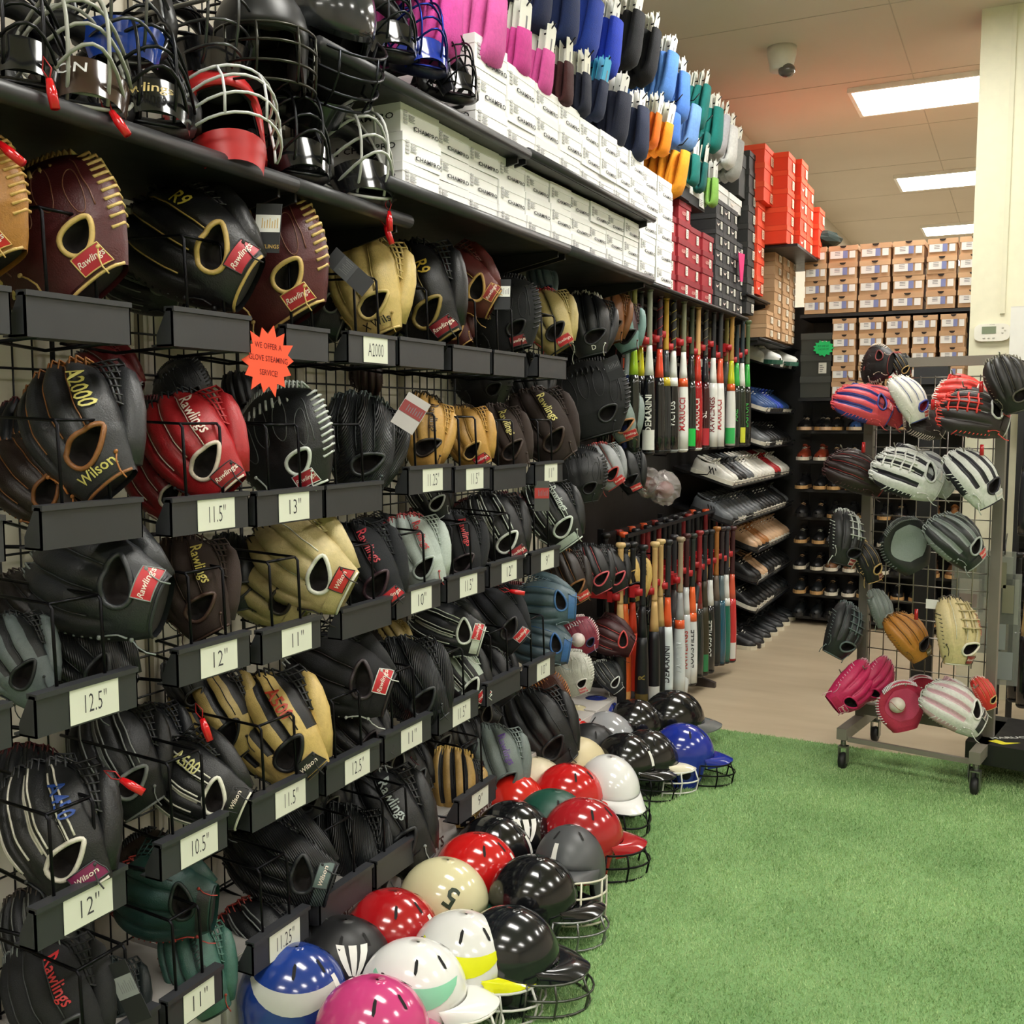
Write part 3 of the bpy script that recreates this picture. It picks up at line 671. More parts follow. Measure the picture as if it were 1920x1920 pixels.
G = [
 # top row
 (-75, 385, 280, 30, 10, 0, 'c', '#9c6a2c', 'tan catcher mitt cut by the left edge in the top row', dict(lace='#c9a25c', patch='#b8231f')),
 (98, 430, 300, 38, 8, 4, 'c', MAR, 'maroon catcher mitt with cream laces, leftmost whole glove in the top row', dict(pipe='#cdb06c', fin='Rawlings', fint='#c98d6d')),
 (345, 462, 290, 60, 10, 0, 'f', BK, 'black fielding glove with gold piping and red patch, second in the top row', dict(pipe='#b79a58', lace=BK2, fin='R9', fint='#c9b84a')),
 (492, 488, 262, 30, 12, 0, 'c', '#4c1d20', 'maroon mitt with a dark hang tag on its face', dict(pipe='#c9ab6a')),
 (682, 535, 205, 22, 24, 0, 'f', BLND, 'blond fielding glove standing above the A2000 tag', dict(pipe='#cdb675', lace='#a98d50', patch=None, stx='X Wils', fint='#1a1614')),
 (778, 550, 215, 32, 32, 0, 'f', BK, 'glossy black fielding glove with gold marking right of the blond one', dict(pipe='#8e7a45', lace=BK2, fin='R9', fint='#c9a93f', patch='#7c1826')),
 (862, 530, 155, 58, 25, 0, 'f', '#5e2725', 'maroon fielding glove lying sideways above the black holder', dict(pipe='#c59b5c', patch='#8a2426')),
 (838, 600, 120, 35, 30, 0, 'n', '#4a1c1b', 'dark maroon glove with cream seams tucked under the sideways maroon one', dict(pipe='#c59b5c', X=.24, patch=None)),
 (942, 588, 150, 15, 15, 0, 'c', '#17181a', 'matt black catcher mitt with white price tag on its face', dict(pipe=BK2, fin='Rawlings', fint='#b8a06a', patch='#7a2028', mk='suede')),
 (1012, 530, 80, 20, 20, 0, 'n', '#5d6b78', 'grey blue glove peeping out behind the blond one in the top row', dict(pipe='#36506e', lace='#36506e', X=.22, patch=None)),
 (1022, 600, 130, 30, 25, 0, 'f', '#b9a66e', 'blond glove with red trim and navy web near the bats', dict(pipe='#2b2a2d', lace='#b0343a', patch='#b5262f', second='#b9a66e')),
 (1098, 605, 130, 12, 12, 0, 'f', '#1d1e22', 'black glove with a round white letter at the end of the top row', dict(pipe='#2a2b30', lace='#d9d9cf', patch=None, stx='D', fint='#e4e4dc')),
 (1138, 590, 110, 12, 30, 0, 'n', '#7a4a22', 'brown and gold glove wedged behind the last black one', dict(pipe='#3a2415', X=.26, patch=None)),
 (1165, 610, 105, 20, 35, 0, 'n', '#6f8f8c', 'teal grey glove at the right end of the top row', dict(pipe='#202426', lace='#7e2d34', patch=None, second='#3c2024')),
 # behind
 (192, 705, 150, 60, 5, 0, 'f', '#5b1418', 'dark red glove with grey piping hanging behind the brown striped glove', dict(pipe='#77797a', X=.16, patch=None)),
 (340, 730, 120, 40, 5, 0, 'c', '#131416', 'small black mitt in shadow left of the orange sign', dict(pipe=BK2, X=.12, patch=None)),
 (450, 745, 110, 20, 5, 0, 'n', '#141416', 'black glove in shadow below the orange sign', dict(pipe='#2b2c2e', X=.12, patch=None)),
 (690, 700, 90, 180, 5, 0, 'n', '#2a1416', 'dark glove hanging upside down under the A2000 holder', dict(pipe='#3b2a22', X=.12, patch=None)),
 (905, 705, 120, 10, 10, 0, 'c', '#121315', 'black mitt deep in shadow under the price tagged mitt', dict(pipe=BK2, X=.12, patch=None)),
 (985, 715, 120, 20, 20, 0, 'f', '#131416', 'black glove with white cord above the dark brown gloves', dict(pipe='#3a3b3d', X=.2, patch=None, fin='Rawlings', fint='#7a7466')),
 # second row
 (135, 800, 290, 38, 14, 6, 'f', '#2c2d30', 'charcoal fielding glove with tan seams, biggest in the second row', dict(second='#1b1b1d', pipe='#8a5a32', lace='#a1652f', patch=None, stx='Wilson', fin='A2000', fint='#cdc46c', strap='#232325')),
 (55, 900, 220, 50, 8, 0, 'f', '#231713', 'dark brown glove with loose tan laces behind the lower left holder', dict(pipe='#7b4c28', lace='#8a5630', X=.2, patch=None)),
 (352, 835, 235, 42, 14, 0, 'f', '#a01c22', 'bright red fielding glove with white piping', dict(pipe='#cdbfb0', lace='#20262b', patch='#8d1c24', fin='Rawlings', fint='#e8d9cc')),
 (295, 905, 170, 40, 8, 0, 'f', '#7c161c', 'second red glove almost hidden below the bright red one', dict(pipe='#c9b8ab', X=.2, patch=None)),
 (528, 828, 215, 26, 18, 0, 'c', '#191b1d', 'black catcher mitt with white laces, above the 13 inch tag', dict(pipe='#c9d0c8', lace='#c2c9c4', patch='#9e2430')),
 (672, 825, 195, 5, 5, 0, 'f', '#191b1d', 'black ribbed carbon weave glove standing upright', dict(pipe='#2c3030', lace='#4c5655', mk='carbon', patch=None)),
 (790, 805, 150, 8, 18, 0, 'n', '#b98f4b', 'tan glove with black laces and a folded paper tag', dict(pipe='#2b2118', lace='#2b2118', patch=None, fin='Rawlings', fint='#3b2a1b')),
 (870, 820, 130, 30, 30, 0, 'f', '#b58a45', 'lighter tan glove right of the paper tagged tan one', dict(pipe='#bf9a5b', lace='#3a2a19', patch='#b3242e')),
 (938, 820, 140, 32, 22, 0, 'n', '#2e211c', 'dark brown suede glove with gold script, left of two', dict(pipe='#3a2b24', lace='#3a2b24', mk='suede', fin='Rawlings', fint='#d8cc7c', patch=None)),
 (1010, 800, 160, 38, 22, 0, 'f', '#2b1f1b', 'dark brown suede glove with gold script, right of two', dict(pipe='#3a2b24', lace='#3a2b24', mk='suede', fin='Rawlings', fint='#d8cc7c', patch=None)),
 (1105, 745, 155, 15, 5, 0, 'c', '#101113', 'big black round mitt beside the upper bats', dict(pipe='#1c1d1f', X=.28, mk='suede', patch=None)),
 (1160, 775, 110, 20, 35, 0, 'n', '#7c8a85', 'grey and red glove squeezed between the big black mitt and the bats', dict(pipe='#b7825a', patch='#b8262d', X=.26)),
 (1085, 890, 110, 10, 10, 0, 'c', '#131416', 'black mitt left of the grey camouflage glove', dict(pipe='#1f2022', X=.28, patch=None)),
 (1130, 873, 95, 35, 20, 0, 'f', '#8f9294', 'light grey glove with red laces', dict(pipe='#b5433f', lace='#b5433f', patch='#b8262d')),
 (1172, 880, 95, 25, 40, 0, 'n', '#161719', 'black glove with red patch next to the wrapped plastic bags', dict(pipe='#26272a', patch='#c33a3a')),
 # third row
 (168, 1095, 300, 74, 4, 4, 'f', '#222427', 'black fielding glove lying with fingers left and a red tab on its strap', dict(pipe='#2c2f32', lace='#7f8684', patch='#b8252e')),
 (150, 1235, 220, 52, 10, 0, 'f', '#18191b', 'black carbon weave glove with a grey velcro strap above the 12.5 inch tag', dict(pipe='#2a2c2e', lace='#4a4f50', mk='carbon', patch='#30383a', pat='WILSON', strap='#30383a', X=.26)),
 (20, 1235, 190, 40, 8, 0, 'f', '#5c6666', 'grey and black glove at the left edge of the third row', dict(pipe='#26292a', second='#1b1d1e', X=.24, patch=None)),
 (352, 1098, 205, 28, 12, 0, 'f', '#2f211c', 'dark brown glove with gold script above the 12 inch tag', dict(pipe='#463128', lace='#463128', mk='suede', fin='Rawlings', fint='#d9c66a', patch=None)),
 (555, 1060, 225, 62, 18, 0, 's', '#bfae7d', 'blond outfield glove with black laces and an oval red mark', dict(pipe='#d9d9cc', lace='#26201b', patch='#b8282a', pat='Wilson')),
 (490, 1105, 190, 55, 10, 0, 'f', '#a89868', 'second blond glove with black laces behind the outfield one', dict(pipe='#2b241d', lace='#26201b', X=.2, patch=None)),
 (675, 1065, 190, 38, 16, 0, 'f', '#16181d', 'black suede glove with red script above the plain third row holder', dict(pipe='#3c2730', lace='#20222a', mk='suede', fin='Rawlings', fint='#b23440', patch='#b3262f')),
 (772, 1035, 155, 32, 18, 0, 'f', '#aeb8b2', 'pale grey glove with red script and laces', dict(pipe='#aeb8b2', lace='#b5484a', mk='suede', fin='Rawlings', fint='#c23b3f', patch=None, second='#a4aea8')),
 (848, 1025, 145, 22, 14, 0, 'f', '#1a1b1f', 'black suede glove with upright red script', dict(pipe='#3b3236', lace='#2a2b30', mk='suede', fin='Rawlings', fint='#c23b3f', patch=None)),
 (925, 990, 150, 32, 14, 0, 'p', '#151619', 'black glove with fine white piping and red label', dict(pipe='#cfd3cc', lace='#2b2c2f', patch='#8f2630')),
 (1030, 965, 140, 36, 18, 0, 'p', '#16181a', 'black and white glove with a green and black hang tag', dict(pipe='#c6cfc6', lace='#b4beb6', patch=None, fin='Rawlings', fint='#c6cfc6', strap='#aeb9b0')),
 (1060, 1080, 115, 30, 18, 0, 'n', '#231915', 'dark brown glove with tan stitching near the lower bats', dict(pipe='#8a5c32', X=.26, patch='#c0332f')),
 (1110, 1065, 100, 28, 18, 0, 'n', '#1b1b1d', 'black glove with a coral stripe, left of two', dict(pipe='#c9575e', lace='#26272a', patch=None, X=.3)),
 (1142, 1065, 95, 28, 18, 0, 'n', '#1b1b1d', 'black glove with a coral stripe, right of two', dict(pipe='#c9575e', lace='#26272a', patch=None, X=.28)),
 (1172, 1080, 105, 20, 20, 0, 'f', '#c9a85c', 'yellow and black batting glove with a white letter beside the wooden bats', dict(pipe='#15151a', lace='#15151a', second='#1b1b1d', patch=None, stx='W', fint='#e9e9e2', hweb='#c9a85c')),
 # fourth row
 (95, 1555, 275, 36, 10, 4, 'p', '#17181a', 'black glove with white piping and a purple red oval, above the lowest 12 inch tag', dict(pipe='#cfcabd', lace='#3a3b3f', patch='#7a2450', pat='Wilson', fin='A450', fint='#274a9a')),
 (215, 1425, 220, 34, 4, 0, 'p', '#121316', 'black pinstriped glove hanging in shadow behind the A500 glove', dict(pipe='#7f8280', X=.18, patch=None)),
 (362, 1475, 215, 66, 14, 0, 'p', '#17181a', 'black glove with bold white stripes reading A500', dict(pipe='#dcdacb', lace='#2a2a2d', patch='#1b1b1d', pat='Wilson', fin='A500', fint='#d3cf8c')),
 (505, 1370, 235, 42, 14, 0, 's', '#c0a564', 'tan and black striped glove with red lettering', dict(second='#17171a', pipe='#17171a', lace='#1b1b1d', patch='#1b1b1d', pat='Wilson', fin='A500', fint='#b8402a')),
 (395, 1345, 190, 40, 6, 0, 's', '#a99258', 'second tan and black striped glove behind the lettered one', dict(second='#17171a', pipe='#17171a', lace='#1b1b1d', patch=None, X=.18)),
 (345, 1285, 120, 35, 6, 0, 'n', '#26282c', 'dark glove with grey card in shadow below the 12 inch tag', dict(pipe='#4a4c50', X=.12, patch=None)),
 (630, 1270, 215, 72, 8, 0, 'f', '#18181b', 'black glove with white knots lying with fingers left above a 12.5 inch tag', dict(pipe='#332a2e', lace='#c9cdc8', mk='suede', patch='#b8252e')),
 (660, 1375, 160, 50, 8, 0, 'f', '#141417', 'plain black glove resting directly above the 12.5 inch tag', dict(pipe='#2e262a', lace='#2c2c30', patch='#7a2430', X=.3)),
 (762, 1280, 185, 36, 14, 0, 'f', '#1a1c1f', 'glossy black carbon weave glove left of the white heeled gloves', dict(pipe='#2c2f31', lace='#2c2f31', mk='carbon', patch=None)),
 (835, 1182, 145, 74, 10, 0, 'p', '#16181b', 'black glove with white heel and red tab, upper of two', dict(pipe='#cdd3c9', lace='#c2c9c0', strap='#cfd6cb', patch='#b8252e')),
 (855, 1270, 140, 45, 14, 0, 'p', '#17181b', 'black glove with white heel and red tab, lower of two', dict(pipe='#cdd3c9', lace='#c2c9c0', strap='#cfd6cb', patch='#b8252e', second='#a9b4a8')),
 (925, 1160, 140, 48, 14, 0, 'f', '#1b1c22', 'black glove with red tab left of the blue grey gloves', dict(pipe='#2f2c30', lace='#8e9496', mk='suede', patch='#b8252e')),
 (918, 1265, 120, 40, 10, 0, 'f', '#15161a', 'dark navy black glove under the upper red tabs', dict(pipe='#26272c', lace='#2a2b30', X=.26, patch=None)),
 (1020, 1135, 120, 88, 4, 0, 's', '#4c6069', 'blue grey glove lying sideways, upper of two', dict(pipe='#3f6a9c', lace='#73868c', strap='#3f6a9c', patch=None)),
 (1012, 1210, 115, 80, 4, 0, 's', '#44565f', 'blue grey glove lying sideways, lower of two', dict(pipe='#35619a', lace='#73868c', strap='#35619a', patch=None)),
 (1086, 1192, 75, 30, 0, 0, 'c', '#7a1d33', 'small magenta glove holding a white ball', dict(pipe='#2a2550', lace='#d8c9c9', patch=None)),
 (1142, 1197, 95, 68, 5, 0, 'f', '#3a1418', 'dark wine glove with coral piping beside the orange bats', dict(pipe='#c94a4a', lace='#1d1416', patch=None)),
 (1072, 1262, 85, 20, 10, 0, 'c', '#b9b9ae', 'off white mitt with pink patches near the floor', dict(pipe='#d2cfc6', lace='#c9c9c0', patch='#c96a6c', second='#b9b9ae')),
 (1138, 1268, 70, 40, 10, 0, 'n', '#2a2d2f', 'small black glove with white piping below the wine glove', dict(pipe='#c9cdc8', patch=None)),
 (1025, 1305, 90, 40, 10, 0, 'c', '#4a2419', 'brown basketball coloured glove with orange laces near the helmets', dict(pipe='#b5733c', lace='#b5733c', patch=None)),
 # bottom rows
 (300, 1690, 210, 84, 6, 0, 's', '#20403b', 'dark green glove with red laces lying above the lowest left holder', dict(pipe='#15221f', lace='#a13a33', patch=None, strap='#17181a', X=.26)),
 (360, 1815, 190, 30, 12, 0, 'n', '#3c6358', 'grey green glove with dark lettering in the lower left corner', dict(pipe='#1c2b28', lace='#a5443a', patch=None, fin='marucci', fint='#16231f')),
 (95, 1880, 250, 38, 12, 0, 'f', '#1a1a1c', 'black glove with red script in the bottom left corner', dict(pipe='#3b3c3e', lace='#7d8280', mk='suede', patch=None, fin='Rawlings', fint='#c02f33')),
 (520, 1625, 220, 72, 12, 0, 'f', '#17181b', 'black carbon weave glove with grey green strap lying sideways', dict(pipe='#24272a', lace='#2a2d2f', mk='carbon', patch='#5d6e6c', pat='Wilson', strap='#3a4645')),
 (640, 1605, 200, 24, 14, 0, 'f', '#16181a', 'black ribbed glove standing behind the grey green strap', dict(pipe='#262a2c', lace='#2a2d2f', mk='carbon', patch=None, X=.26)),
 (718, 1540, 215, 40, 14, 0, 'f', '#17181a', 'black glove with pale script left of the tan and black batting glove', dict(pipe='#232527', lace='#8a8f8d', patch=None, fin='Rawlings', fint='#a9b3b0')),
 (490, 1770, 190, 60, 10, 0, 'p', '#16171a', 'black pinstriped glove with red laces above the 11.25 inch tag', dict(pipe='#8c908e', lace='#a13a33', patch=None)),
 (852, 1475, 150, 4, 0, 0, 'n', '#a8864a', 'tan and black glove with round letter badges standing upright', dict(pipe='#15151a', lace='#c9a85c', second='#1a1a1c', patch='#15151a', pat='m', stx=None)),
 (925, 1430, 150, 26, 14, 0, 'f', '#6d7875', 'grey glove with purple script', dict(pipe='#565f5d', lace='#565f5d', patch=None, fin='Rawlings', fint='#5c3f86')),
 (1005, 1370, 165, 40, 16, 0, 's', '#131416', 'shiny black glove nearest to the cream helmets', dict(pipe='#242628', lace='#242628', patch=None, strap='#2a2f30')),
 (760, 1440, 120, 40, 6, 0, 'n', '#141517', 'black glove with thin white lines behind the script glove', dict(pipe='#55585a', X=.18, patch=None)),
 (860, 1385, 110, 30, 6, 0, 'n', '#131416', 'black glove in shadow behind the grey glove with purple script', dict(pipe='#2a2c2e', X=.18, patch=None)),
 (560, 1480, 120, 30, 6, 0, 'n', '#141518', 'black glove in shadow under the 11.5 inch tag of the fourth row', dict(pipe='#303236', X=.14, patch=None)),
 (200, 1880, 170, 30, 6, 0, 'f', '#232b2c', 'dark grey glove with a black paper tag between the script and green gloves', dict(pipe='#3a4243', X=.22, patch=None)),
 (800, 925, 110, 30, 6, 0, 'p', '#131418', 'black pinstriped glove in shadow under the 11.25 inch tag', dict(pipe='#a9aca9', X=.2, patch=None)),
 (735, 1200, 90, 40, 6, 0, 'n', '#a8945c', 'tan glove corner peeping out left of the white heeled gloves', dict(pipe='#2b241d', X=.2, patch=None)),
]
for g_ in G:
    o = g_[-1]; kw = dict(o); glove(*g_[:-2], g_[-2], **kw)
# rear layer of gloves hanging in the shade right against the grid
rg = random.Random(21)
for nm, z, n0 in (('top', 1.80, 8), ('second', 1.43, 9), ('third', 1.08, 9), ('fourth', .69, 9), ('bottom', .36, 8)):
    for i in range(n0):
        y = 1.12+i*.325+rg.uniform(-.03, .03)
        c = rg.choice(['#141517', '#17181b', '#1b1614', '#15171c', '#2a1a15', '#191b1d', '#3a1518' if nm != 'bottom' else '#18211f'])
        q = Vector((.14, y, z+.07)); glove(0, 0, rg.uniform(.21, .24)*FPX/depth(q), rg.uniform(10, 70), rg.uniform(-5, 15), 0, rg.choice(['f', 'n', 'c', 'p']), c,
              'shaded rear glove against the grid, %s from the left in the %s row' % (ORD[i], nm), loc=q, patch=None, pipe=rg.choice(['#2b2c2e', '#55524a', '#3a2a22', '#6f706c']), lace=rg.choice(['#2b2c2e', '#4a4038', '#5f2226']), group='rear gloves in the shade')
# hang tags on gloves
def hangtag(px, py, X, w, h, a, label, cols=('#2a2b2e', '#e6e6e2'), writing=None, turn=10):
    p = onX(px, py, X); rm = orient(a, turn, 0); t = thing('hang_tag', label, 'tag', p, rm)
    ob('card', MB().box(-w/2, w/2, -.001, .001, -h/2, h/2), M(cols[0], 'paper'), t)
    sl = MB().box(-w*.48, w*.48, .001, .0018, -h*.08, h*.27)
    ob('price_sticker', sl, M(cols[1], 'paper'), t)
    lt = MB(); 
    for i in range(7): lt.box(w*(-.4+.1*i), w*(-.37+.1*i), .0018, .0022, h*.0, h*(.2-.03*(i % 3)))
    if writing: text_mb(writing, w*.2, lambda x, y: (-x, .0024, y-h*.38), .01, 0, 0, lt)
    ob('print', lt, M('#77777c' if not writing else '#c9a35a'), t)
    return t
hangtag(502, 428, .44, .062, .112, -4, 'dark hang tag with white price sticker on the maroon mitt', writing='RAWLINGS')
hangtag(942, 552, .44, .054, .1, -2, 'dark hang tag with white price sticker on the matt black mitt')
hangtag(655, 510, .45, .05, .13, 48, 'folded black and red hang tag lying across the blond glove', ('#3b3b40', '#55565c'))
hangtag(770, 775, .45, .075, .1, -32, 'crumpled silver and red paper tag on the tan glove', ('#b9b4b2', '#8d3c3c'))
hangtag(1016, 930, .44, .055, .11, 0, 'black, red and lime hang tag on the black and white glove', ('#4a4c48', '#b03a34'))
hangtag(1150, 690, .40, .07, .1, 22, 'black hang tag dangling beside the upper bats', ('#26272b', '#36373c'))
hangtag(240, 1860, .43, .05, .13, 25, 'black hang tag with grey zigzag between the bottom left gloves', ('#1c1c1f', '#8c8f90'))
# red lace locks (anti theft tags)
def lock(px, py, X, a, label):
    t = thing('security_tag', label, 'security tag', onX(px, py, X), orient(a, 0, 0), 'red security tags')
    ob('pin', MB().tube([(0, 0, -.03), (0, 0, .0), (0, 0, .022)], [.008, .009, .006], 10), M('#c5121a', 'gloss'), t)
    ob('cord', MB().tube([(0, 0, .02), (.008, 0, .04), (0, .004, .06), (-.008, 0, .04), (0, 0, .02)], .0015, 5), M('#a01018', 'satin'), t)
for a in [(97, 172, .48, 12, 'red security tag hanging under the leftmost mask'), (222, 228, .48, 35, 'red security tag on the rail under the silver mask'), (730, 412, .47, 4, 'red security tag hanging at the end of the mask shelf'), (728, 438, .45, 20, 'lower red security tag above the glossy black glove'), (600, 478, .44, 35, 'red security tag between the maroon mitt and the blond glove'), (18, 285, .44, 50, 'red security tag at the left edge above the maroon mitt'), (245, 1472, .43, 60, 'red security tag left of the A500 glove'), (385, 1365, .4, 20, 'red security tag in front of the tan and black striped gloves'), (968, 1110, .45, 80, 'red security tag on the blue grey glove')]: lock(*a)
# upper grid panels behind the masks
gm2 = gridpanel(.6, 1.1, .05, .1).mesh('wire_grid')
for i in range(5):
    t = thing('gridwall_panel', '%s upper black wire grid panel behind the catcher masks' % ORD[i], 'wire grid', (.05, -.2+i*.605, 2.15), group='upper wire grid panels')
    ob('wire_grid', gm2, BLK, t)
# hooks for gloves past the last holder
def hook(p, label, ln=.3, grp='black wire hooks'):
    t = thing('wall_hook', label, 'hook', (.05, p[1], p[2]), group=grp)
    ob('wire', MB().tube([(-.045, 0, -.02), (0, 0, 0), (ln*.9, 0, -.01), (ln, 0, .03)], .0035, 6), WIRE, t)
    return t
hk = 0
for (px, py) in ((1098, 560), (1140, 560), (1165, 570), (1105, 690), (1160, 740), (1085, 850), (1130, 845), (1172, 850), (1060, 1040), (1110, 1030), (1142, 1030), (1172, 1040), (1086, 1165), (1142, 1160), (1072, 1225), (1138, 1240), (1025, 1270)):
    hook(onX(px, py, .05+.0), '%s black wire hook from the left holding the gloves beside the bats' % ORD[hk % 30], .26); hk += 1
# ============================================================ MASKS
def mask_parts(kind):
    P_ = {}
    if kind == 'trad':
        c = MB(); ring = [(.03-.05*abs(math.cos(a))**2, .098*math.cos(a), .128*math.sin(a)) for a in [2*math.pi*i/28 for i in range(28)]]
        c.tube(ring, .0036, 6, closed=True)
        c.tube([(x+.012, y*.86, z*.86) for x, y, z in ring], .0034, 6, closed=True)
        for z in (-.085, -.035, .022, .075):
            w = .098*math.sqrt(max(.05, 1-(z/.13)**2)); c.tube([(.02+.1*math.sin(math.pi*(i/10))**.8-.03*(1-math.sin(math.pi*i/10)), -w+2*w*i/10, z) for i in range(11)], .0034, 6)
        for y in (-.032, .032): c.tube([(.03+.092*math.sin(math.pi*i/10)**.7, y, -.118+.236*i/10) for i in range(11)], .0034, 6)
        P_['cage'] = c
        p = MB()
        p.tube([(-.03+.03*math.sin(math.pi*i/8), -.085+.17*i/8, .075+.045*math.sin(math.pi*i/8)) for i in range(9)], .024, 8, flat=.8)
        p.tube([(-.03+.03*math.sin(math.pi*i/8), -.08+.16*i/8, -.06-.05*math.sin(math.pi*i/8)) for i in range(9)], .022, 8, flat=.8)
        for y in (-1, 1): p.tube([(-.035, .09*y, .06), (-.03, .1*y, 0), (-.035, .09*y, -.05)], .02, 8)
        P_['padding'] = p
        s = MB(); rows = []
        for k in range(4):
            z = -.055-.022*k; r = .085-.006*k; rows.append([(-.01+r*.95*math.cos(a), r*math.sin(a), z) for a in [R(-75+150*i/12) for i in range(13)]])
        s.grid(rows); P_['chin_guard'] = s
        b = MB()
        for z in (.05, -.01): b.tube([(-.03, .1, z), (-.12, .09, z+.02), (-.17, 0, z+.03), (-.12, -.09, z+.02), (-.03, -.1, z)], .012, 6, flat=.25)
        P_['strap'] = b
    return {k: v.mesh(k) for k, v in P_.items()}
MKT = mask_parts('trad')
def mask(px, py, X, label, cage='#2a2a2c', pad='#1a1a1c', chin='#151517', yaw=-35, pitch=-35, roll=0, s=1.0, loc=None, writing=None, wc='#b9a56a'):
    p = loc or onX(px, py, X)
    t = thing('catcher_mask', label, 'catcher mask', p, (R(roll), R(pitch), R(yaw)), 'catcher masks on the shelves', s)
    ob('cage', MKT['cage'], M(cage, 'metal' if cage < '#9' else 'satin'), t); ob('padding', MKT['padding'], M(pad, 'leather'), t)
    ob('chin_guard', MKT['chin_guard'], M(chin, 'gloss'), t); ob('strap', MKT['strap'], M('#1c1c1e', 'fabric'), t)
    if writing: ob('lettering', text_mb(writing, .032, lambda x, y: (-.006+.083*math.cos(x/.083+R(-20)), .083*math.sin(x/.083+R(-20)), -.09+y), .01, .2), M(wc, 'satin'), t)
    return t
# ------------------------------------------------------------ helmets
HX, HY, HZ = .128, .108, .122
def zlow(a):
    d = abs(((a+math.pi) % (2*math.pi))-math.pi)
    return float(np.interp(math.degrees(d), [0, 42, 58, 72, 110, 126, 150, 180], [.012, .0, -.085, -.115, -.115, -.07, -.06, -.055]))
def hp(a, s_, off=0):          # s_ 0..1 dome, 1..2 skirt
    if s_ <= 1:
        t = s_*math.pi/2; return ((HX+off)*math.sin(t)*math.cos(a), (HY+off)*math.sin(t)*math.sin(a), (HZ+off)*math.cos(t))
    f = s_-1; k = 1-.07*f
    return ((HX+off)*k*math.cos(a), (HY+off)*k*math.sin(a), min(0, zlow(a))*f if zlow(a) < 0 else zlow(a)*f)
def helmet_parts():
    out = {}; n = 56; lv = [.02, .12, .25, .38, .5, .62, .74, .86, 1, 1.2, 1.5, 1.8, 2.0]
    rows = [[hp(2*math.pi*j/n, v) for j in range(n)] for v in lv]
    s = MB().grid(rows, 0, True); s.f.append(tuple(range(n))); s.m.append(0); s.s.append(True)
    rim = [[hp(2*math.pi*j/n, 2.0) for j in range(n)], [tuple(c*.94 if i < 2 else c for i, c in enumerate(hp(2*math.pi*j/n, 2.0))) for j in range(n)]]
    s.grid(rim, 0, True, False)
    out['shell'] = s.mesh('shell')
    ii = MB().grid([[hp(2*math.pi*j/n, v, -.012) for j in range(n)] for v in lv], 0, True)
    for y in (-1, 1): ii.ell((.0, y*.082, -.055), (.04, .022, .05), 12, 8)
    ii.ell((.07, 0, .03), (.03, .06, .025), 12, 8)
    out['padding'] = ii.mesh('padding')
    b = MB(); top = []; 
    for k in range(6):
        f = k/5; row = []
        for j in range(17):
            a = R(-58+116*j/16); base = Vector(hp(a, .97)); c = math.cos(a*1.45); e = .078*max(.0, c)**.6
            row.append((base.x+e*f*1.0, base.y*(1-.04*f), .010+.006*math.sin(f*3.1)-.012*f-.030*abs(math.sin(a))**2*f))
        top.append(row)
    b.grid(top); b.grid([[(x, y, z-.005) for x, y, z in r] for r in top]); b.grid([top[-1], [(x, y, z-.005) for x, y, z in top[-1]]])
    out['brim'] = b.mesh('brim')
    e = MB()
    for y in (-1, 1):
        e.lathe([(.017, -.004), (.02, 0), (.017, .004)], 14, 0, Matrix.Rotation(R(90), 3, 'X'), (.0, y*.104, -.055))
    out['ear_hole'] = e.mesh('ear_hole')
    v = MB()
    for a, q in ((.6, .4), (-.6, .4), (-1.5, .42), (1.5, .42)):
        p = Vector(hp(a, q, .0005)); nn = Vector((p.x/HX**2, p.y/HY**2, p.z/HZ**2)).normalized(); tx = nn.cross(Vector((math.sin(a), -math.cos(a), 0))).normalized(); ty = nn.cross(tx)
        v.add([p+tx*dx*.019+ty*dy*.004 for dx, dy in ((-1, -.3), (-.5, -1), (.8, -1), (1, .3), (.5, 1), (-.8, 1))], [(0, 1, 2, 3, 4, 5)])
    out['vent'] = v.mesh('vent')
    c = MB()
    for z, f in ((-.01, .075), (-.05, .095), (-.09, .09), (-.125, .07)):
        c.tube([((.05+(.075+f)*math.cos(a)) if abs(a) < 1.57 else .05, .112*math.sin(a), z) for a in [R(-95+190*i/14) for i in range(15)]], .0032, 6)
    for y in (-.1, -.045, .045, .1):
        q = math.sqrt(max(0, 1-(y/.112)**2)); c.tube([(.05+(.075+f)*q, y, z) for z, f in ((-.01, .075), (-.05, .095), (-.09, .09), (-.125, .07))], .0032, 6)
    for y in (-1, 1): c.tube([(.05, y*.112, -.01), (.05, y*.112, -.09), (.05, y*.108, -.125)], .0032, 6)
    out['face_guard'] = c.mesh('face_guard')
    def conf(poly, lo, off=.0012):
        pass
    st_ = MB().grid([[hp(R(-28)+R(9)*i/3, .55+.30*j/4, .0014) for i in range(4)] for j in range(5)]); out['price_sticker'] = st_.mesh('price_sticker')
    return out
HP = helmet_parts()
def hdecal(fn_pts, faces): return MB().add(fn_pts, faces)
def htext(txt, size, a0, s0, rot=0, bold=.02):
    V, Fs = text_geo(txt, bold, 0, 1.0); ca, sa = math.cos(rot), math.sin(rot)
    return MB().add([hp(a0+(x*ca-y*sa)*size/.115, s0-(x*sa+y*ca)*size/.19, .0016) for x, y in V], Fs).mesh('lettering')
V3 = MB()
for k in (-1, 0, 1):
    a0 = -1.15; V3.grid([[hp(a0+(k*.36*(1-f)+k*.07*f)+d*(.12*(1-f)+.03*f), .45+.36*f, .0018) for d in (-1, -.3, .3, 1)] for f in (0, .25, .5, .75, 1)])
V3 = V3.mesh('printed_emblem')
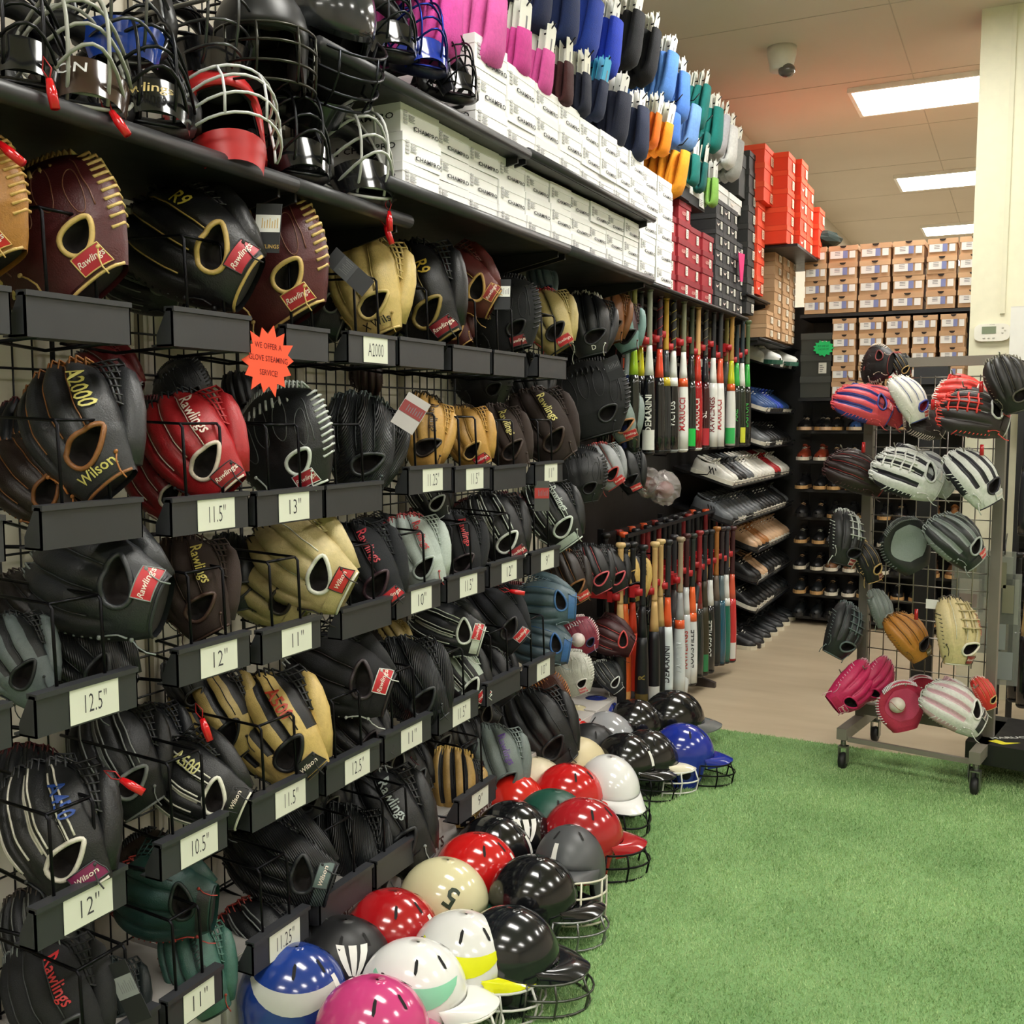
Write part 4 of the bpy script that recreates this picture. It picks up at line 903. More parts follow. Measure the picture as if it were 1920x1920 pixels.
def band(a0, a1, s0, s1, n=14, taper=1.0):
    rows = []
    for i in range(n+1):
        f = i/n; a = a0+(a1-a0)*f; c = s0+.18*math.sin(math.pi*f); w = s1*math.sin(math.pi*min(1, max(.04, f)))**.8
        rows.append([hp(a, max(.05, min(1.6, c+w*(k/4-.5))), .0014) for k in range(5)])
    return MB().grid(rows).mesh('printed_stripe')
SWSH = band(-2.6, -.35, .62, .26)
def helmet(px, py, main, label, yaw=-20, pitch=6, roll=0, z=.125, brim=None, guard=None, sticker=False, vent=True, text=None, tc='#e9e9e4', emblem=None, stripe=None, s=1.0, kind='gloss', pad='#141416', nobrim=False, loc=None, hold=None):
    p = loc or onZ(px, py, z)
    if loc is None: s *= 1.06; yaw = (yaw+48 if -40 < yaw < 30 else yaw)+random.uniform(-6, 6)
    t = thing('batting_helmet', label, 'helmet', p, (R(roll), R(pitch), R(yaw)), 'batting helmets lined up along the floor' if not hold else hold, s)
    ob('shell', HP['shell'], M(main, kind), t); ob('padding', HP['padding'], M(pad, 'matte'), t); ob('ear_hole', HP['ear_hole'], M('#0c0c0d', 'matte'), t)
    if not nobrim: ob('brim', HP['brim'], M(brim or main, kind), t)
    if vent: tag(ob('vent', HP['vent'], M('#0b0b0c', 'matte'), t), kind='stuff')
    if guard: ob('face_guard', HP['face_guard'], M(guard, 'metal' if guard < '#9' else 'satin'), t)
    if sticker: ob('price_sticker', HP['price_sticker'], M('#deddd6', 'paper'), t)
    if text: ob('lettering', htext(text, .08, -1.25, .66, R(150)), M(tc, 'satin'), t)
    if emblem: ob('printed_emblem', V3, M(emblem, 'satin'), t)
    if stripe: ob('printed_stripe', SWSH, M(stripe, 'satin'), t)
    return t
HB = '#131315'
for a in [
 (548, 1868, '#1f3a86', 'metallic blue batting helmet with cream brim, nearest row against the wall', dict(brim='#d9d8c6', sticker=True, stripe='#b9bab4')),
 (698, 1935, '#c8417e', 'bright pink batting helmet at the bottom edge of the picture', dict(yaw=-25)),
 (775, 1858, '#e6e6e4', 'white batting helmet with a mint green swoosh', dict(stripe='#8ccfae', guard='#d5d3cb')),
 (640, 1812, HB, 'black batting helmet with white fan emblem between the blue and red ones', dict(emblem='#e6e6e0', kind='satin')),
 (733, 1755, '#a5161c', 'deep red batting helmet with price sticker near the white fan emblem', dict(sticker=True, yaw=-12)),
 (865, 1800, '#dededb', 'white and yellow batting helmet with yellow brim', dict(brim='#e0e213', stripe='#e0e213', guard='#c9c9c4', yaw=-30)),
 (832, 1690, '#d6cfa6', 'cream batting helmet with green brim and number five', dict(brim='#1c4a38', text='5', tc='#23331f', vent=False, yaw=-25)),
 (892, 1638, '#c41b1b', 'bright red batting helmet with price sticker beside the cream one', dict(sticker=True, yaw=-15)),
 (955, 1790, '#16191d', 'large plain black helmet with wire cage at the turf edge', dict(guard='#5b5d58', yaw=-25, vent=False)),
 (1000, 1685, '#121316', 'glossy black helmet with grey wire cage behind the large plain one', dict(guard='#8d8f90', yaw=-22)),
 (1068, 1625, '#4a4c4e', 'grey helmet facing the aisle with cream wire cage and sticker', dict(guard='#cfcbb8', sticker=True, yaw=-72, pitch=-14, kind='satin', z=.135)),
 (1092, 1570, '#a61f26', 'crimson helmet with black wire cage at the turf edge', dict(guard='#1e1e20', yaw=-15, s=1.05)),
 (1035, 1548, '#17483a', 'dark green batting helmet between the black and crimson ones', dict(yaw=-20, kind='satin')),
 (962, 1572, '#101113', 'black batting helmet with white fan emblem left of the green one', dict(emblem='#e6e6e0')),
 (925, 1602, '#101113', 'black batting helmet with white rim behind the bright red one', dict(sticker=True, z=.11)),
 (1065, 1495, '#c01c1d', 'vented red batting helmet behind the dark green one', dict(yaw=-18)),
 (1142, 1478, '#e4e4e2', 'plain white batting helmet with black wire cage', dict(guard='#1e1e20', yaw=-40, vent=False)),
 (962, 1512, '#c9261c', 'small orange red helmet pushed against the wall boxes', dict(yaw=160)),
 (1080, 1440, '#cdbf98', 'cream batting helmet behind the plain white one', dict(brim='#d8cdaa', yaw=-10, vent=False, kind='satin')),
 (1000, 1480, '#d8cdb0', 'tan cream helmet with its brim up against the wall', dict(yaw=-10, z=.1, vent=False, kind='satin')),
 (1212, 1425, '#1a1a1b', 'black helmet with cream brim and white wire cage', dict(brim='#e2dcc4', guard='#d9d9d4', yaw=-20)),
 (1172, 1432, '#141415', 'glossy black helmet with red lining beside the cream brimmed one', dict(sticker=True, guard='#1e1e20', pad='#6b1519', yaw=-35)),
 (1280, 1412, '#1c2f92', 'royal blue helmet with black wire cage, farthest on the turf', dict(guard='#1b1b1d', yaw=-15)),
 (1138, 1388, '#9a9b9e', 'silver batting helmet with red and black camouflage pattern', dict(stripe='#5a3c3c', yaw=160)),
 (1105, 1412, '#17181a', 'black helmet with small sticker left of the silver one', dict(sticker=True, kind='satin')),
 (1068, 1398, '#bd2420', 'red helmet with striped vents behind the cream brims', dict(yaw=170)),
 (1078, 1374, '#cfc49f', 'pale cream helmet partly hidden behind the shiny black glove', dict(vent=False, yaw=-15)),
 (1190, 1362, '#151415', 'black helmet with many light vents and a small pink star', dict(yaw=-25)),
 (1118, 1355, '#20307f', 'navy blue helmet with sticker in the far group', dict(sticker=True)),
 (1172, 1340, '#191a1b', 'matt black helmet with sticker in the far group', dict(sticker=True, kind='satin')),
 (1262, 1350, '#151617', 'large black helmet with grey brim at the turf corner', dict(brim='#77797a', s=1.12, yaw=-12)),
 (1128, 1328, '#141415', 'black helmet at the back of the far group near the orange bats', dict(kind='satin')),
 (1078, 1335, '#a8461c', 'orange and black helmet under the brown laced glove', dict(pad='#1b1b1b', kind='satin')),
 (1005, 1425, '#1a1a1c', 'black helmet hidden behind the two cream ones', dict()),
]:
    helmet(*a[:-1], **a[-1])
# masks on shelf (left to right)
mask(25, 90, .33, 'black catcher mask at the left edge of the shelf', yaw=-30)
mask(140, 130, .36, 'catcher mask with dull silver cage and printed brand letters', cage='#96988f', chin='#3a2a22', yaw=-30, writing='ON', wc='#c9c9c9', s=1.1)
mask(265, 165, .36, 'black catcher mask with gold script on its chin guard', cage='#2b2c2e', yaw=-30, writing='Rawlings', s=1.1)
p_ = onX(400, 232, .33); t = helmet(0, 0, '#b01a1c', 'red catcher helmet with silver wire cage on the shelf', loc=p_, yaw=-30, pitch=-25, guard='#c6c8ca', vent=False, nobrim=True, hold='catcher masks on the shelves', kind='satin')
ob('chin_guard', MKT['chin_guard'], M('#b01a1c', 'satin'), t, loc=(.06, 0, -.06))
mask(545, 270, .35, 'black catcher mask right of the red helmet', cage='#3a3b3e', yaw=-30, s=1.05)
mask(660, 310, .36, 'catcher mask with bright silver cage at the shelf end', cage='#b9bbb8', yaw=-30, s=1.2)
p_ = onX(490, 75, .38); helmet(0, 0, '#1a1b1d', 'black catcher helmet with wire cage hanging above the red one', loc=p_, yaw=-40, pitch=5, guard='#3a3a34', nobrim=True, hold='hanging catcher helmets', kind='satin', vent=False)
p_ = onX(608, 35, .40); t = helmet(0, 0, '#2a2c2f', 'glossy charcoal catcher helmet with throat guard hanging high up', loc=p_, yaw=-25, pitch=35, guard='#2c2e32', nobrim=True, hold='hanging catcher helmets', vent=False, s=1.15)
ob('chin_guard', MKT['chin_guard'], M('#18191b', 'gloss'), t, loc=(.06, 0, -.08))
mask(720, 55, .36, 'black catcher mask with shiny ribbed guard on the upper shelf', cage='#34363a', yaw=-35)
mask(780, 85, .38, 'royal blue catcher mask on the upper shelf', cage='#1c2a78', chin='#1f3592', pad='#141a3a', yaw=-35)
mask(845, 145, .42, 'small black catcher mask against the highest white boxes', cage='#1f1f22', yaw=-35, s=.85)
mask(225, 15, .34, 'blue and black mask cut by the top edge', cage='#707274', chin='#22429a', yaw=-35, pitch=-10)
mask(395, 40, .36, 'black umpire mask hanging below the top edge', cage='#5b5d5f', yaw=-35, pitch=0)
mask(330, 110, .16, 'black mask in shadow against the wire grid', cage='#242527', yaw=-35, pitch=0)
mask(560, 150, .2, 'shin guard coloured dark mask hanging under the caged helmet', cage='#242527', chin='#3d403c', yaw=-50, pitch=10)
for i, (px, py) in enumerate(((225, -10), (395, 10), (490, 45), (608, 0), (330, 85), (560, 125))): hook(onX(px, py, .05), '%s black hook from the left carrying the hanging masks' % ORD[i], .3, 'mask hooks')
for i, (y, ln) in enumerate(((1.35, .42), (1.5, .42), (1.7, .45))):
    t = thing('wall_hook', 'long silver display arm at the top left, %s from the left' % ORD[i], 'hook', (.05, y, 2.42), group='silver display arms')
    ob('wire', MB().tube([(-.045, 0, 0), (ln*.85, 0, 0), (ln*.9, 0, .0), (ln*.9, 0, .05)], .005, 8), M('#9b9a94', 'metal'), t)
# cartons under the glove wall
for i in range(9):
    y = 1.0+i*.4; t = thing('carton', 'white equipment carton on the floor under the glove holders, %s from the left' % ORD[i], 'carton', (.33, y, 0.0065), group='white cartons under the glove wall')
    ob('box', MB().box(-.3, 0, .005, .385, 0, .235), M('#c9c4c0', 'card'), t)
    ob('flap', MB().box(-.298, -.002, .007, .383, .235, .2375), M('#bdb8b4', 'card'), t)
    lt = MB(); text_mb('SPORTS', .05, lambda x, y_: (.0015, .16+x, .15+y_), .02, mb=lt); text_mb('EQUIPMENT', .028, lambda x, y_: (.0015, .16+x, .105+y_), .01, mb=lt)
    ob('lettering', lt, M('#54302c'), t)
    ob('printed_emblem', MB().add([(.0015, .33+.035*(1 if k % 2 else .45)*math.cos(math.pi*k/5+.3), .06+.035*(1 if k % 2 else .45)*math.sin(math.pi*k/5+.3)) for k in range(10)], [tuple(range(10))]), M('#6e2a28'), t)
# ============================================================ BATS
BAT = [(.0, .0), (.026, .004), (.033, .015), (.0335, .1), (.033, .2), (.031, .28), (.027, .36), (.021, .44), (.016, .51), (.0135, .56), (.0125, .62), (.012, .8), (.014, .815), (.024, .822), (.025, .832), (.02, .84), (.0, .841)]
def bprof(z0, z1, off=0):
    zs = [z0]+[z for r, z in BAT if z0 < z < z1]+[z1]
    return [(max(.0005, float(np.interp(z, [b[1] for b in BAT], [b[0] for b in BAT]))+off), z) for z in zs]
BM = dict(end_cap=MB().lathe(bprof(0, .018, .0004), 16).mesh('end_cap'), barrel=MB().lathe(bprof(.018, .40), 16).mesh('barrel'), taper=MB().lathe(bprof(.40, .55, .0002), 16).mesh('taper'),
          grip=MB().lathe(bprof(.55, .812, .0015), 14).mesh('grip'), knob=MB().lathe(bprof(.812, .841), 14).mesh('knob'), collar=MB().lathe(bprof(.36, .405, .0012), 16).mesh('colour_band'),
          stripe=MB().grid([[((.0345-.0006*0)*math.cos(a), .0345*math.sin(a), z) for a in [R(-60+120*i/8) for i in range(9)]] for z in (.03, .13)]).mesh('colour_patch'))
sw = MB()
for k in range(5): sw.tube([(.0138*math.cos(a), .0138*math.sin(a), .56+.245*(i/60)) for i in range(61) for a in [2*math.pi*i/12+k*0]], .002, 4) if k == 0 else None
BM['wrap'] = sw.mesh('grip_wrap')
def btext(txt, size, col_up=True):
    k = ('bt', txt, size)
    if k not in LM: LM[k] = text_mb(txt, size, lambda x, y: (.0345*math.cos(-y/.0335) if True else 0, -.0345*math.sin(y/.0335)*-1, .21+x) if False else (.0352*math.cos(y/.0335), -.0352*math.sin(y/.0335), .21+x), .02, 0).mesh('lettering')
    return LM[k]
def bat(loc, label, barrel, cap=None, taper=None, grip='#1f1f20', knob=None, wrap=None, band=None, text=None, tc='#dcdcd6', patch=None, lean=0, s=1.0, grp='bats', face=None, kind='gloss'):
    p = Vector(loc); d = CAM-p; yaw = math.atan2(d.y, d.x)
    t = thing('baseball_bat', label, 'bat', p, (R(lean), 0, 0) if lean else (0, 0, yaw), grp, s)
    ob('barrel', BM['barrel'], M(barrel, kind), t); ob('end_cap', BM['end_cap'], M(cap or '#1a1a1c', 'satin'), t); ob('taper', BM['taper'], M(taper or barrel, kind), t)
    ob('grip', BM['grip'], M(grip, 'rubber'), t); ob('knob', BM['knob'], M(knob or grip, 'satin'), t)
    if wrap: ob('grip_wrap', BM['wrap'], M(wrap, 'rubber'), t)
    if band: ob('colour_band', BM['collar'], M(band, 'gloss'), t)
    if text: ob('lettering', btext(text, .042), M(tc, 'satin'), t)
    if patch: ob('price_sticker' if patch == '#d4d4ce' else 'colour_patch', BM['stripe'], M(patch, 'satin'), t)
    return t
UB = [  # px, x-plane, colours
 (1178, .30, '#25305e', dict(taper='#c9d3e0', grip='#5a5a3a', text=None, cap='#e2e2dc'), 'navy blue bat with white end cap'),
 (1188, .33, '#20231f', dict(taper='#9bbf2a', grip='#85803f'), 'black bat with lime green taper'),
 (1200, .31, '#17181a', dict(taper='#d5cf22', grip='#2a2a2a', text='DEMARINI', tc='#8f9190'), 'black bat with yellow taper and upright lettering'),
 (1217, .37, '#15171a', dict(taper='#dfe1dc', grip='#7c7f6f', text='DEMARINI', patch='#d4d4ce'), 'black bat with white taper and big white lettering'),
 (1236, .33, '#1a1b1d', dict(taper='#d8472f', grip='#3b2b33', wrap='#b0242c'), 'black bat with red taper and plaid grip'),
 (1248, .33, '#222528', dict(taper='#3d4347', grip='#b9912e', band='#c9b42c'), 'dark grey bat with golden grip'),
 (1262, .35, '#101113', dict(taper='#d9dbd6', grip='#1b1b1b', wrap='#a99a3c', text='VICTUS', cap='#8b8f90', band='#e6e7e2'), 'black bat with gold spiral grip and silver end'),
 (1281, .37, '#e4e5e1', dict(taper='#e4e5e1', grip='#6f7057', band='#e05a2b', text='MARUCCI', tc='#b3202a', cap='#dcdcd6'), 'white bat with red lettering and orange band'),
 (1296, .34, '#1b2420', dict(taper='#2a2a2b', grip='#39402b', patch='#1fbf4c'), 'black bat with bright green end patch'),
 (1308, .36, '#a61a20', dict(taper='#c73a2c', grip='#c79f68', text='MARUCCI', tc='#e6d9d2', cap='#e2e2dd'), 'red bat with tan grip'),
 (1322, .36, '#3a1418', dict(taper='#22222a', grip='#2c2c2a', wrap='#8f8763', patch='#b32a33', text='SL', tc='#e6e6e2'), 'dark wine bat with striped grip'),
 (1337, .37, '#e2e2de', dict(taper='#e8e8e4', grip='#1c1c1e', text='RAWLINGS', tc='#7a1e24'), 'white bat with thin red lettering'),
 (1350, .39, '#e6e6e2', dict(taper='#d8563b', grip='#2b2b2d', text='MARUCCI', tc='#a81f27'), 'white bat with red upright lettering beside the grey one'),
 (1361, .34, '#55585a', dict(taper='#66696b', grip='#8c8448'), 'grey bat with olive grip'),
 (1371, .39, '#dfe0da', dict(taper='#c9cf2b', grip='#a9803b', band='#d9602e', patch='#37b35a'), 'white bat with yellow taper and green end'),
 (1381, .36, '#1d231f', dict(taper='#37b14b', grip='#27363a', text='AXE', tc='#4fbf5d'), 'black and green bat with dark teal grip'),
 (1391, .38, '#1f2b1d', dict(taper='#e3e3dc', grip='#223036', patch='#cfd23a'), 'dark green bat with lime patch'),
 (1401, .38, '#1a1c1a', dict(taper='#3bb54a', grip='#4d5f3a', text='EASTON', tc='#3fae4c'), 'last black bat with green taper in the upper rack'),
]
RED = M('#a8191f', 'satin'); br = thing('bat_rack', 'black upper bat rack with red plastic clips below the shoe box shelf', 'bat rack', (0, 0, 0))
for x_, z_ in ((.14, 2.13), (.24, 2.13), (.14, 1.86), (.24, 1.86)): ob('rail', MB().box(x_-.008, x_+.008, 4.72, 7.32, z_-.008, z_+.008), BLK, br)
for y_ in (4.74, 5.6, 6.5, 7.28): ob('bracket', MB().box(.0, .24, y_-.012, y_+.012, 1.7, 2.15), BLK, br)
clipm = MB().box(-.22, .0, -.006, .006, -.012, .012, 0)
for s_ in (-1, 1): clipm.tube([(-.0+.022*math.cos(a), s_*.022*math.sin(a), 0) for a in [R(200-160*i/8) for i in range(9)]] if False else [(.0, s_*.008, 0), (.012, s_*.022, 0), (.03, s_*.024, 0), (.044, s_*.014, 0)], [.008]*4, 6, flat=1.6)
clipm.box(-.012, .012, -.03, .03, -.017, .017)
clipm = clipm.mesh('clip')
for i, (px, X, c, kw, lab) in enumerate(UB):
    p = onX(px, 700, X); s = .97
    bat((X, p.y, 1.375), lab, c, grp='upper rack bats', s=s, **kw)
    o = ob('clip', clipm, RED, br, loc=(X-.04, p.y, 1.375+.60*s+.03*(i % 3-1))).scale = (1, 1.25, 1.5)
rb = random.Random(4)
for i in range(26):
    y = 4.75+i*.098; X = .14+.06*(i % 2)
    bat((X, y, 1.40+rb.uniform(-.02, .03)), 'upper rack bat in the rear row, %s from the left' % ORD[i], rb.choice(['#15161a', '#2b2d31', '#a01d24', '#c9cac6', '#1d2b4b', '#16181a']), taper=rb.choice(['#d8563b', '#e0e0dc', '#1c1c1e', '#c9cf2b', '#a8191f']), grip=rb.choice(['#1e1e20', '#2d2d2a', '#7a7a5e', '#8a7648']), grp='upper rack rear bats', s=.96)
LB = [
 (1163, .33, '#171719', dict(taper='#c9a36a', grip='#c9a36a', knob='#cfae78', kind='satin'), 'black barrelled wooden bat with natural handle nearest to the gloves'),
 (1172, .34, '#c8521c', dict(taper='#d05a20', grip='#1b1b1d', patch='#c9965c', kind='satin'), 'orange wooden bat with black handle, left of two'),
 (1186, .35, '#c22f17', dict(taper='#c8381c', grip='#19191b', kind='satin'), 'red orange wooden bat with black handle'),
 (1205, .42, '#121318', dict(taper='#121318', grip='#101116', text='R', tc='#8f7c3c', patch='#5d4d22', kind='satin'), 'tall black wooden bat with gold mark'),
 (1227, .42, '#14151b', dict(taper='#c9a56c', grip='#c9a56c', knob='#d2b27c', kind='satin', patch='#d4d4ce'), 'black and natural wooden bat, left of the pair'),
 (1238, .40, '#14151b', dict(taper='#c2a068', grip='#c2a068', knob='#cdb07c', kind='satin'), 'black and natural wooden bat, right of the pair'),
 (1252, .43, '#d5dde0', dict(taper='#e0592c', grip='#222326', text='DEMARINI', tc='#2a2b30'), 'white bat with orange taper band and black grip'),
 (1263, .38, '#44454a', dict(taper='#55565c', grip='#2b2b2f'), 'slim dark grey bat behind the white ones'),
 (1275, .43, '#cfd5d8', dict(taper='#9a9ea1', grip='#9a8a72', band='#e0592c', text='EASTON', tc='#c9d0d2'), 'silver white bat with brown grey grip'),
 (1286, .40, '#c8ced1', dict(taper='#d6dadb', grip='#3b1417', text='RAWLINGS', tc='#b6392e'), 'white bat with fiery red pattern'),
 (1298, .42, '#d8dcdc', dict(taper='#e8642f', grip='#222a25', band='#e8642f', text='LOUISVILLE', tc='#333438'), 'white bat with upright grey lettering'),
 (1310, .40, '#24292a', dict(taper='#7a1d20', grip='#8b1f24'), 'black bat with wine red handle'),
 (1320, .41, '#35301f', dict(taper='#3a3324', grip='#1b1c1f', patch='#2c7a4a', kind='satin'), 'brown wooden bat with green end patch'),
 (1331, .42, '#17191b', dict(taper='#dfe2df', grip='#15161a', text='LOUISVILLE', tc='#d7d9d5'), 'black bat with white vertical lettering'),
 (1342, .40, '#1b2527', dict(taper='#6b5f53', grip='#a1692f', kind='satin'), 'dark bat with orange brown handle'),
 (1352, .42, '#25586e', dict(taper='#5d6f75', grip='#2a2022'), 'steel blue bat near the end of the lower rack'),
 (1361, .43, '#1d6b5a', dict(taper='#d9dcd7', grip='#2a2a2e', band='#e3e5e0'), 'teal green bat with white taper'),
 (1372, .45, '#c22f33', dict(taper='#c9543a', grip='#3a1315', patch='#d4d4ce'), 'red bat at the far end of the lower rack'),
]
br2 = thing('bat_rack', 'black lower bat rack with red clips and splayed feet', 'bat rack', (0, 0, 0))
for x_, z_ in ((.16, .98), (.28, .98), (.16, .66), (.28, .66)): ob('rail', MB().box(x_-.008, x_+.008, 4.72, 6.95, z_-.008, z_+.008), BLK, br2)
for y_ in (4.8, 5.75, 6.9):
    ob('upright', MB().box(.10, .13, y_-.015, y_+.015, .0, 1.0), BLK, br2)
    ob('foot', MB().prism([(.1, 0), (.46, 0), (.46, .03), (.13, .12), (.1, .12)], 'y', y_-.015, y_+.015), M('#3b3330', 'satin'), br2)
for i, (px, X, c, kw, lab) in enumerate(LB):
    p = onX(px, 1120, X); s = 1.0
    bat((X, p.y, .135-.004*(i)), lab, c, grp='lower rack bats', s=s, **kw)
    o = ob('clip', clipm, RED, br2, loc=(X-.04, p.y, .135+.585+.02*(i % 2))).scale = (1, 1.25, 1.5)
for i in range(24):
    y = 4.72+i*.093; X = .17+.06*(i % 2)
    bat((X, y, .15), 'lower rack bat in the rear row, %s from the left' % ORD[i], rb.choice(['#15161a', '#2b2d31', '#101014', '#c9cac6', '#6b1a1d']), taper=rb.choice(['#1c1c1e', '#c8381c', '#1c1c1e', '#b3935f']), grip=rb.choice(['#1e1e20', '#151517', '#7c1b1e']), knob=rb.choice(['#e0592c', '#1b1b1d', '#8b2a22', '#2a2a2c']), grp='lower rack rear bats')
p_ = onZ(1275, 1322, .01)
bat((p_.x+.0, p_.y, .04), 'white bat leaning low at the foot of the lower rack', '#c9cfd0', text='SOUTH', tc='#23242a', lean=-28, grp='lower rack bats', grip='#2b2b2e')
# plastic wrapped packs
PL = clearmat('clear_plastic', '#b8b2b0', .42, .12)
for i, (px, py, X, r_, c) in enumerate(((1245, 915, .34, .085, '#7a2226'), (1215, 905, .26, .075, '#8c1f24'))):
    p = onX(px, py, X); t = thing('wrapped_pack', ['crumpled clear plastic bag around red goods between the bat racks', 'second plastic wrapped red pack behind the first'][i], 'plastic bag', p)
    mb = MB(); rn = random.Random(i); rows = []
    for a in range(13):
        th_ = math.pi*a/12; rows.append([tuple(c_*(1+rn.uniform(-.14, .14)) for c_ in (r_*1.0*math.sin(th_)*math.cos(2*math.pi*b/16), r_*1.35*math.sin(th_)*math.sin(2*math.pi*b/16), r_*math.cos(th_))) for b in range(16)])
    mb.grid(rows, 0, True, False); ob('plastic_bag', mb, PL, t)
    ob('red_goods', MB().ell((0, 0, -.01), (r_*.6, r_*.9, r_*.55), 12, 8), M(c, 'leather'), t)
hook(onX(1245, 885, .05), 'black wire hook above the plastic wrapped packs', .3, 'pack hooks')
# ============================================================ SOCKS
sk = MB().tube([(.014, 0, .0), (.015, 0, -.05), (.016, 0, -.1), (.013, 0, -.128), (.0, 0, -.14), (-.013, 0, -.128), (-.016, 0, -.1), (-.014, 0, -.05), (-.012, 0, .0)], [.045, .05, .053, .055, .056, .055, .052, .048, .045], 10, flat=.27).mesh('folded_sock')
skl = MB().tube([(.022, 0, .03), (.026, 0, -.05), (.028, 0, -.12), (.02, 0, -.16), (.0, 0, -.178), (-.02, 0, -.16), (-.028, 0, -.12), (-.026, 0, -.05), (-.02, 0, .02)], [.06, .067, .072, .075, .075, .074, .07, .066, .06], 12, flat=.33).mesh('folded_sock')
cdm = MB().prism([(-.036, -.045), (.036, -.045), (.036, .075), (.03, .082), (.008, .086), (0, .098), (-.008, .086), (-.036, .08)], 'x', .012, .0145); cdm.prism([(-.036, -.045), (.036, -.045), (.036, .075), (.03, .082), (.008, .086), (0, .098), (-.008, .086), (-.036, .08)], 'x', -.0145, -.012)
cdm.add([(.015, -.008+.01, .0), (.015, .002+.01, .0), (.015, .002+.01, .04), (.015, -.008+.01, .04)], [(0, 1, 2, 3)], 1)
cdm = cdm.mesh('hang_card')
SOCKS = [(3.22, 2.86, 'rose pink', '#c23f8c', 5, 1, '#e2e2da'), (2.72, 2.80, 'magenta', '#c9469a', 8, 2, None), (2.58, 2.98, 'crimson', '#8c1226', 4, 2, None), (3.0, 2.86, 'pink', '#cf5aa0', 5, 2, None),
 (3.42, 2.85, 'light pink', '#c94f95', 5, 1, '#e2e2da'), (3.60, 2.86, 'maroon', '#3a1416', 5, 1, '#cfcdbf'), (3.78, 2.87, 'dark navy', '#14182c', 5, 1, '#d6d4c6'), (3.96, 2.9, 'navy', '#16203c', 6, 1, '#2f9fc9'), (4.16, 2.88, 'navy black', '#151a30', 6, 2, '#d8d8d4'), (4.40, 2.88, 'deep navy', '#1b2440', 6, 2, '#e2e2de'),
 (4.64, 2.95, 'orange', '#e06a10', 6, 1, '#dcdccf'), (4.80, 2.95, 'bright orange', '#ef8a12', 6, 1, '#dcdccf'), (5.02, 2.84, 'orange yellow', '#f09a20', 5, 2, None), (5.25, 2.9, 'teal', '#0f6e68', 6, 1, '#dcdccf'), (5.42, 2.9, 'dark teal', '#0d5a57', 6, 1, '#dcdccf'), (5.62, 2.86, 'lime and grey', '#7fae50', 5, 1, '#c9cac6'),
 (3.16, 3.12, 'midnight blue', '#111a34', 6, 2, None), (3.38, 3.1, 'dark navy blue', '#141f45', 6, 2, None), (3.60, 3.12, 'navy blue', '#162653', 6, 2, None), (3.84, 3.14, 'royal blue', '#1c3a9a', 6, 2, '#b9c0c4'), (4.06, 3.14, 'bright royal blue', '#1739b8', 6, 2, '#d9dad6'),
 (4.32, 3.26, 'black', '#14151c', 6, 2, '#dfded4'), (4.56, 3.26, 'ink black', '#12131a', 6, 2, '#dfded4'), (4.80, 3.24, 'light blue', '#4f7fc9', 7, 2, '#e6e6e2'), (5.0, 3.2, 'cornflower blue', '#4a78c6', 7, 2, '#e6e6e2'), (5.2, 3.1, 'sky blue', '#6a93cf', 6, 2, None),
 (5.38, 3.25, 'deep teal', '#0f6b66', 7, 2, '#e0e0d6'), (5.62, 3.2, 'sea green', '#12766f', 7, 2, '#e0e0d6'), (5.78, 3.2, 'pale grey', '#b4b3bb', 6, 2, '#e0e0d6'), (5.94, 3.18, 'white', '#dcdcdc', 6, 2, '#e0e0d6'), (6.08, 3.14, 'grey', '#a5a6a4', 5, 2, '#e0e0d6'),
 (4.92, 3.02, 'medium blue', '#3f6cb8', 7, 1, None), (5.45, 3.06, 'green teal', '#0e625e', 7, 1, None)]
for (y, z, cn, c, n, big, card) in SOCKS:
    n += 2
    t = thing('wall_hook', 'black wire hook carrying the %s socks' % cn, 'hook', (.0, y, z+.06)); ob('wire', MB().tube([(0, 0, 0), (.44, 0, 0), (.47, 0, .03)], .003, 6), WIRE, t)
    for k in range(n):
        x = .14+k*(.29/(n-1)); lab = 'pair of %s socks, %s from the wall on its hook' % (cn, ORD[k])
        s = thing('sock_pair', lab, 'socks', (x, y+rb.uniform(-.008, .008), z), (rb.uniform(-.06, .06), R(8)+rb.uniform(-.1, .1), rb.uniform(-.12, .12)), '%s socks' % cn, 1.0)
        ob('folded_sock', sk if big == 1 else skl, M(c, 'fabric'), s)
        if card: ob('hang_card', cdm, [M(card, 'paper'), M('#77777a')], s, loc=(0, 0, .02 if big == 2 else .005))
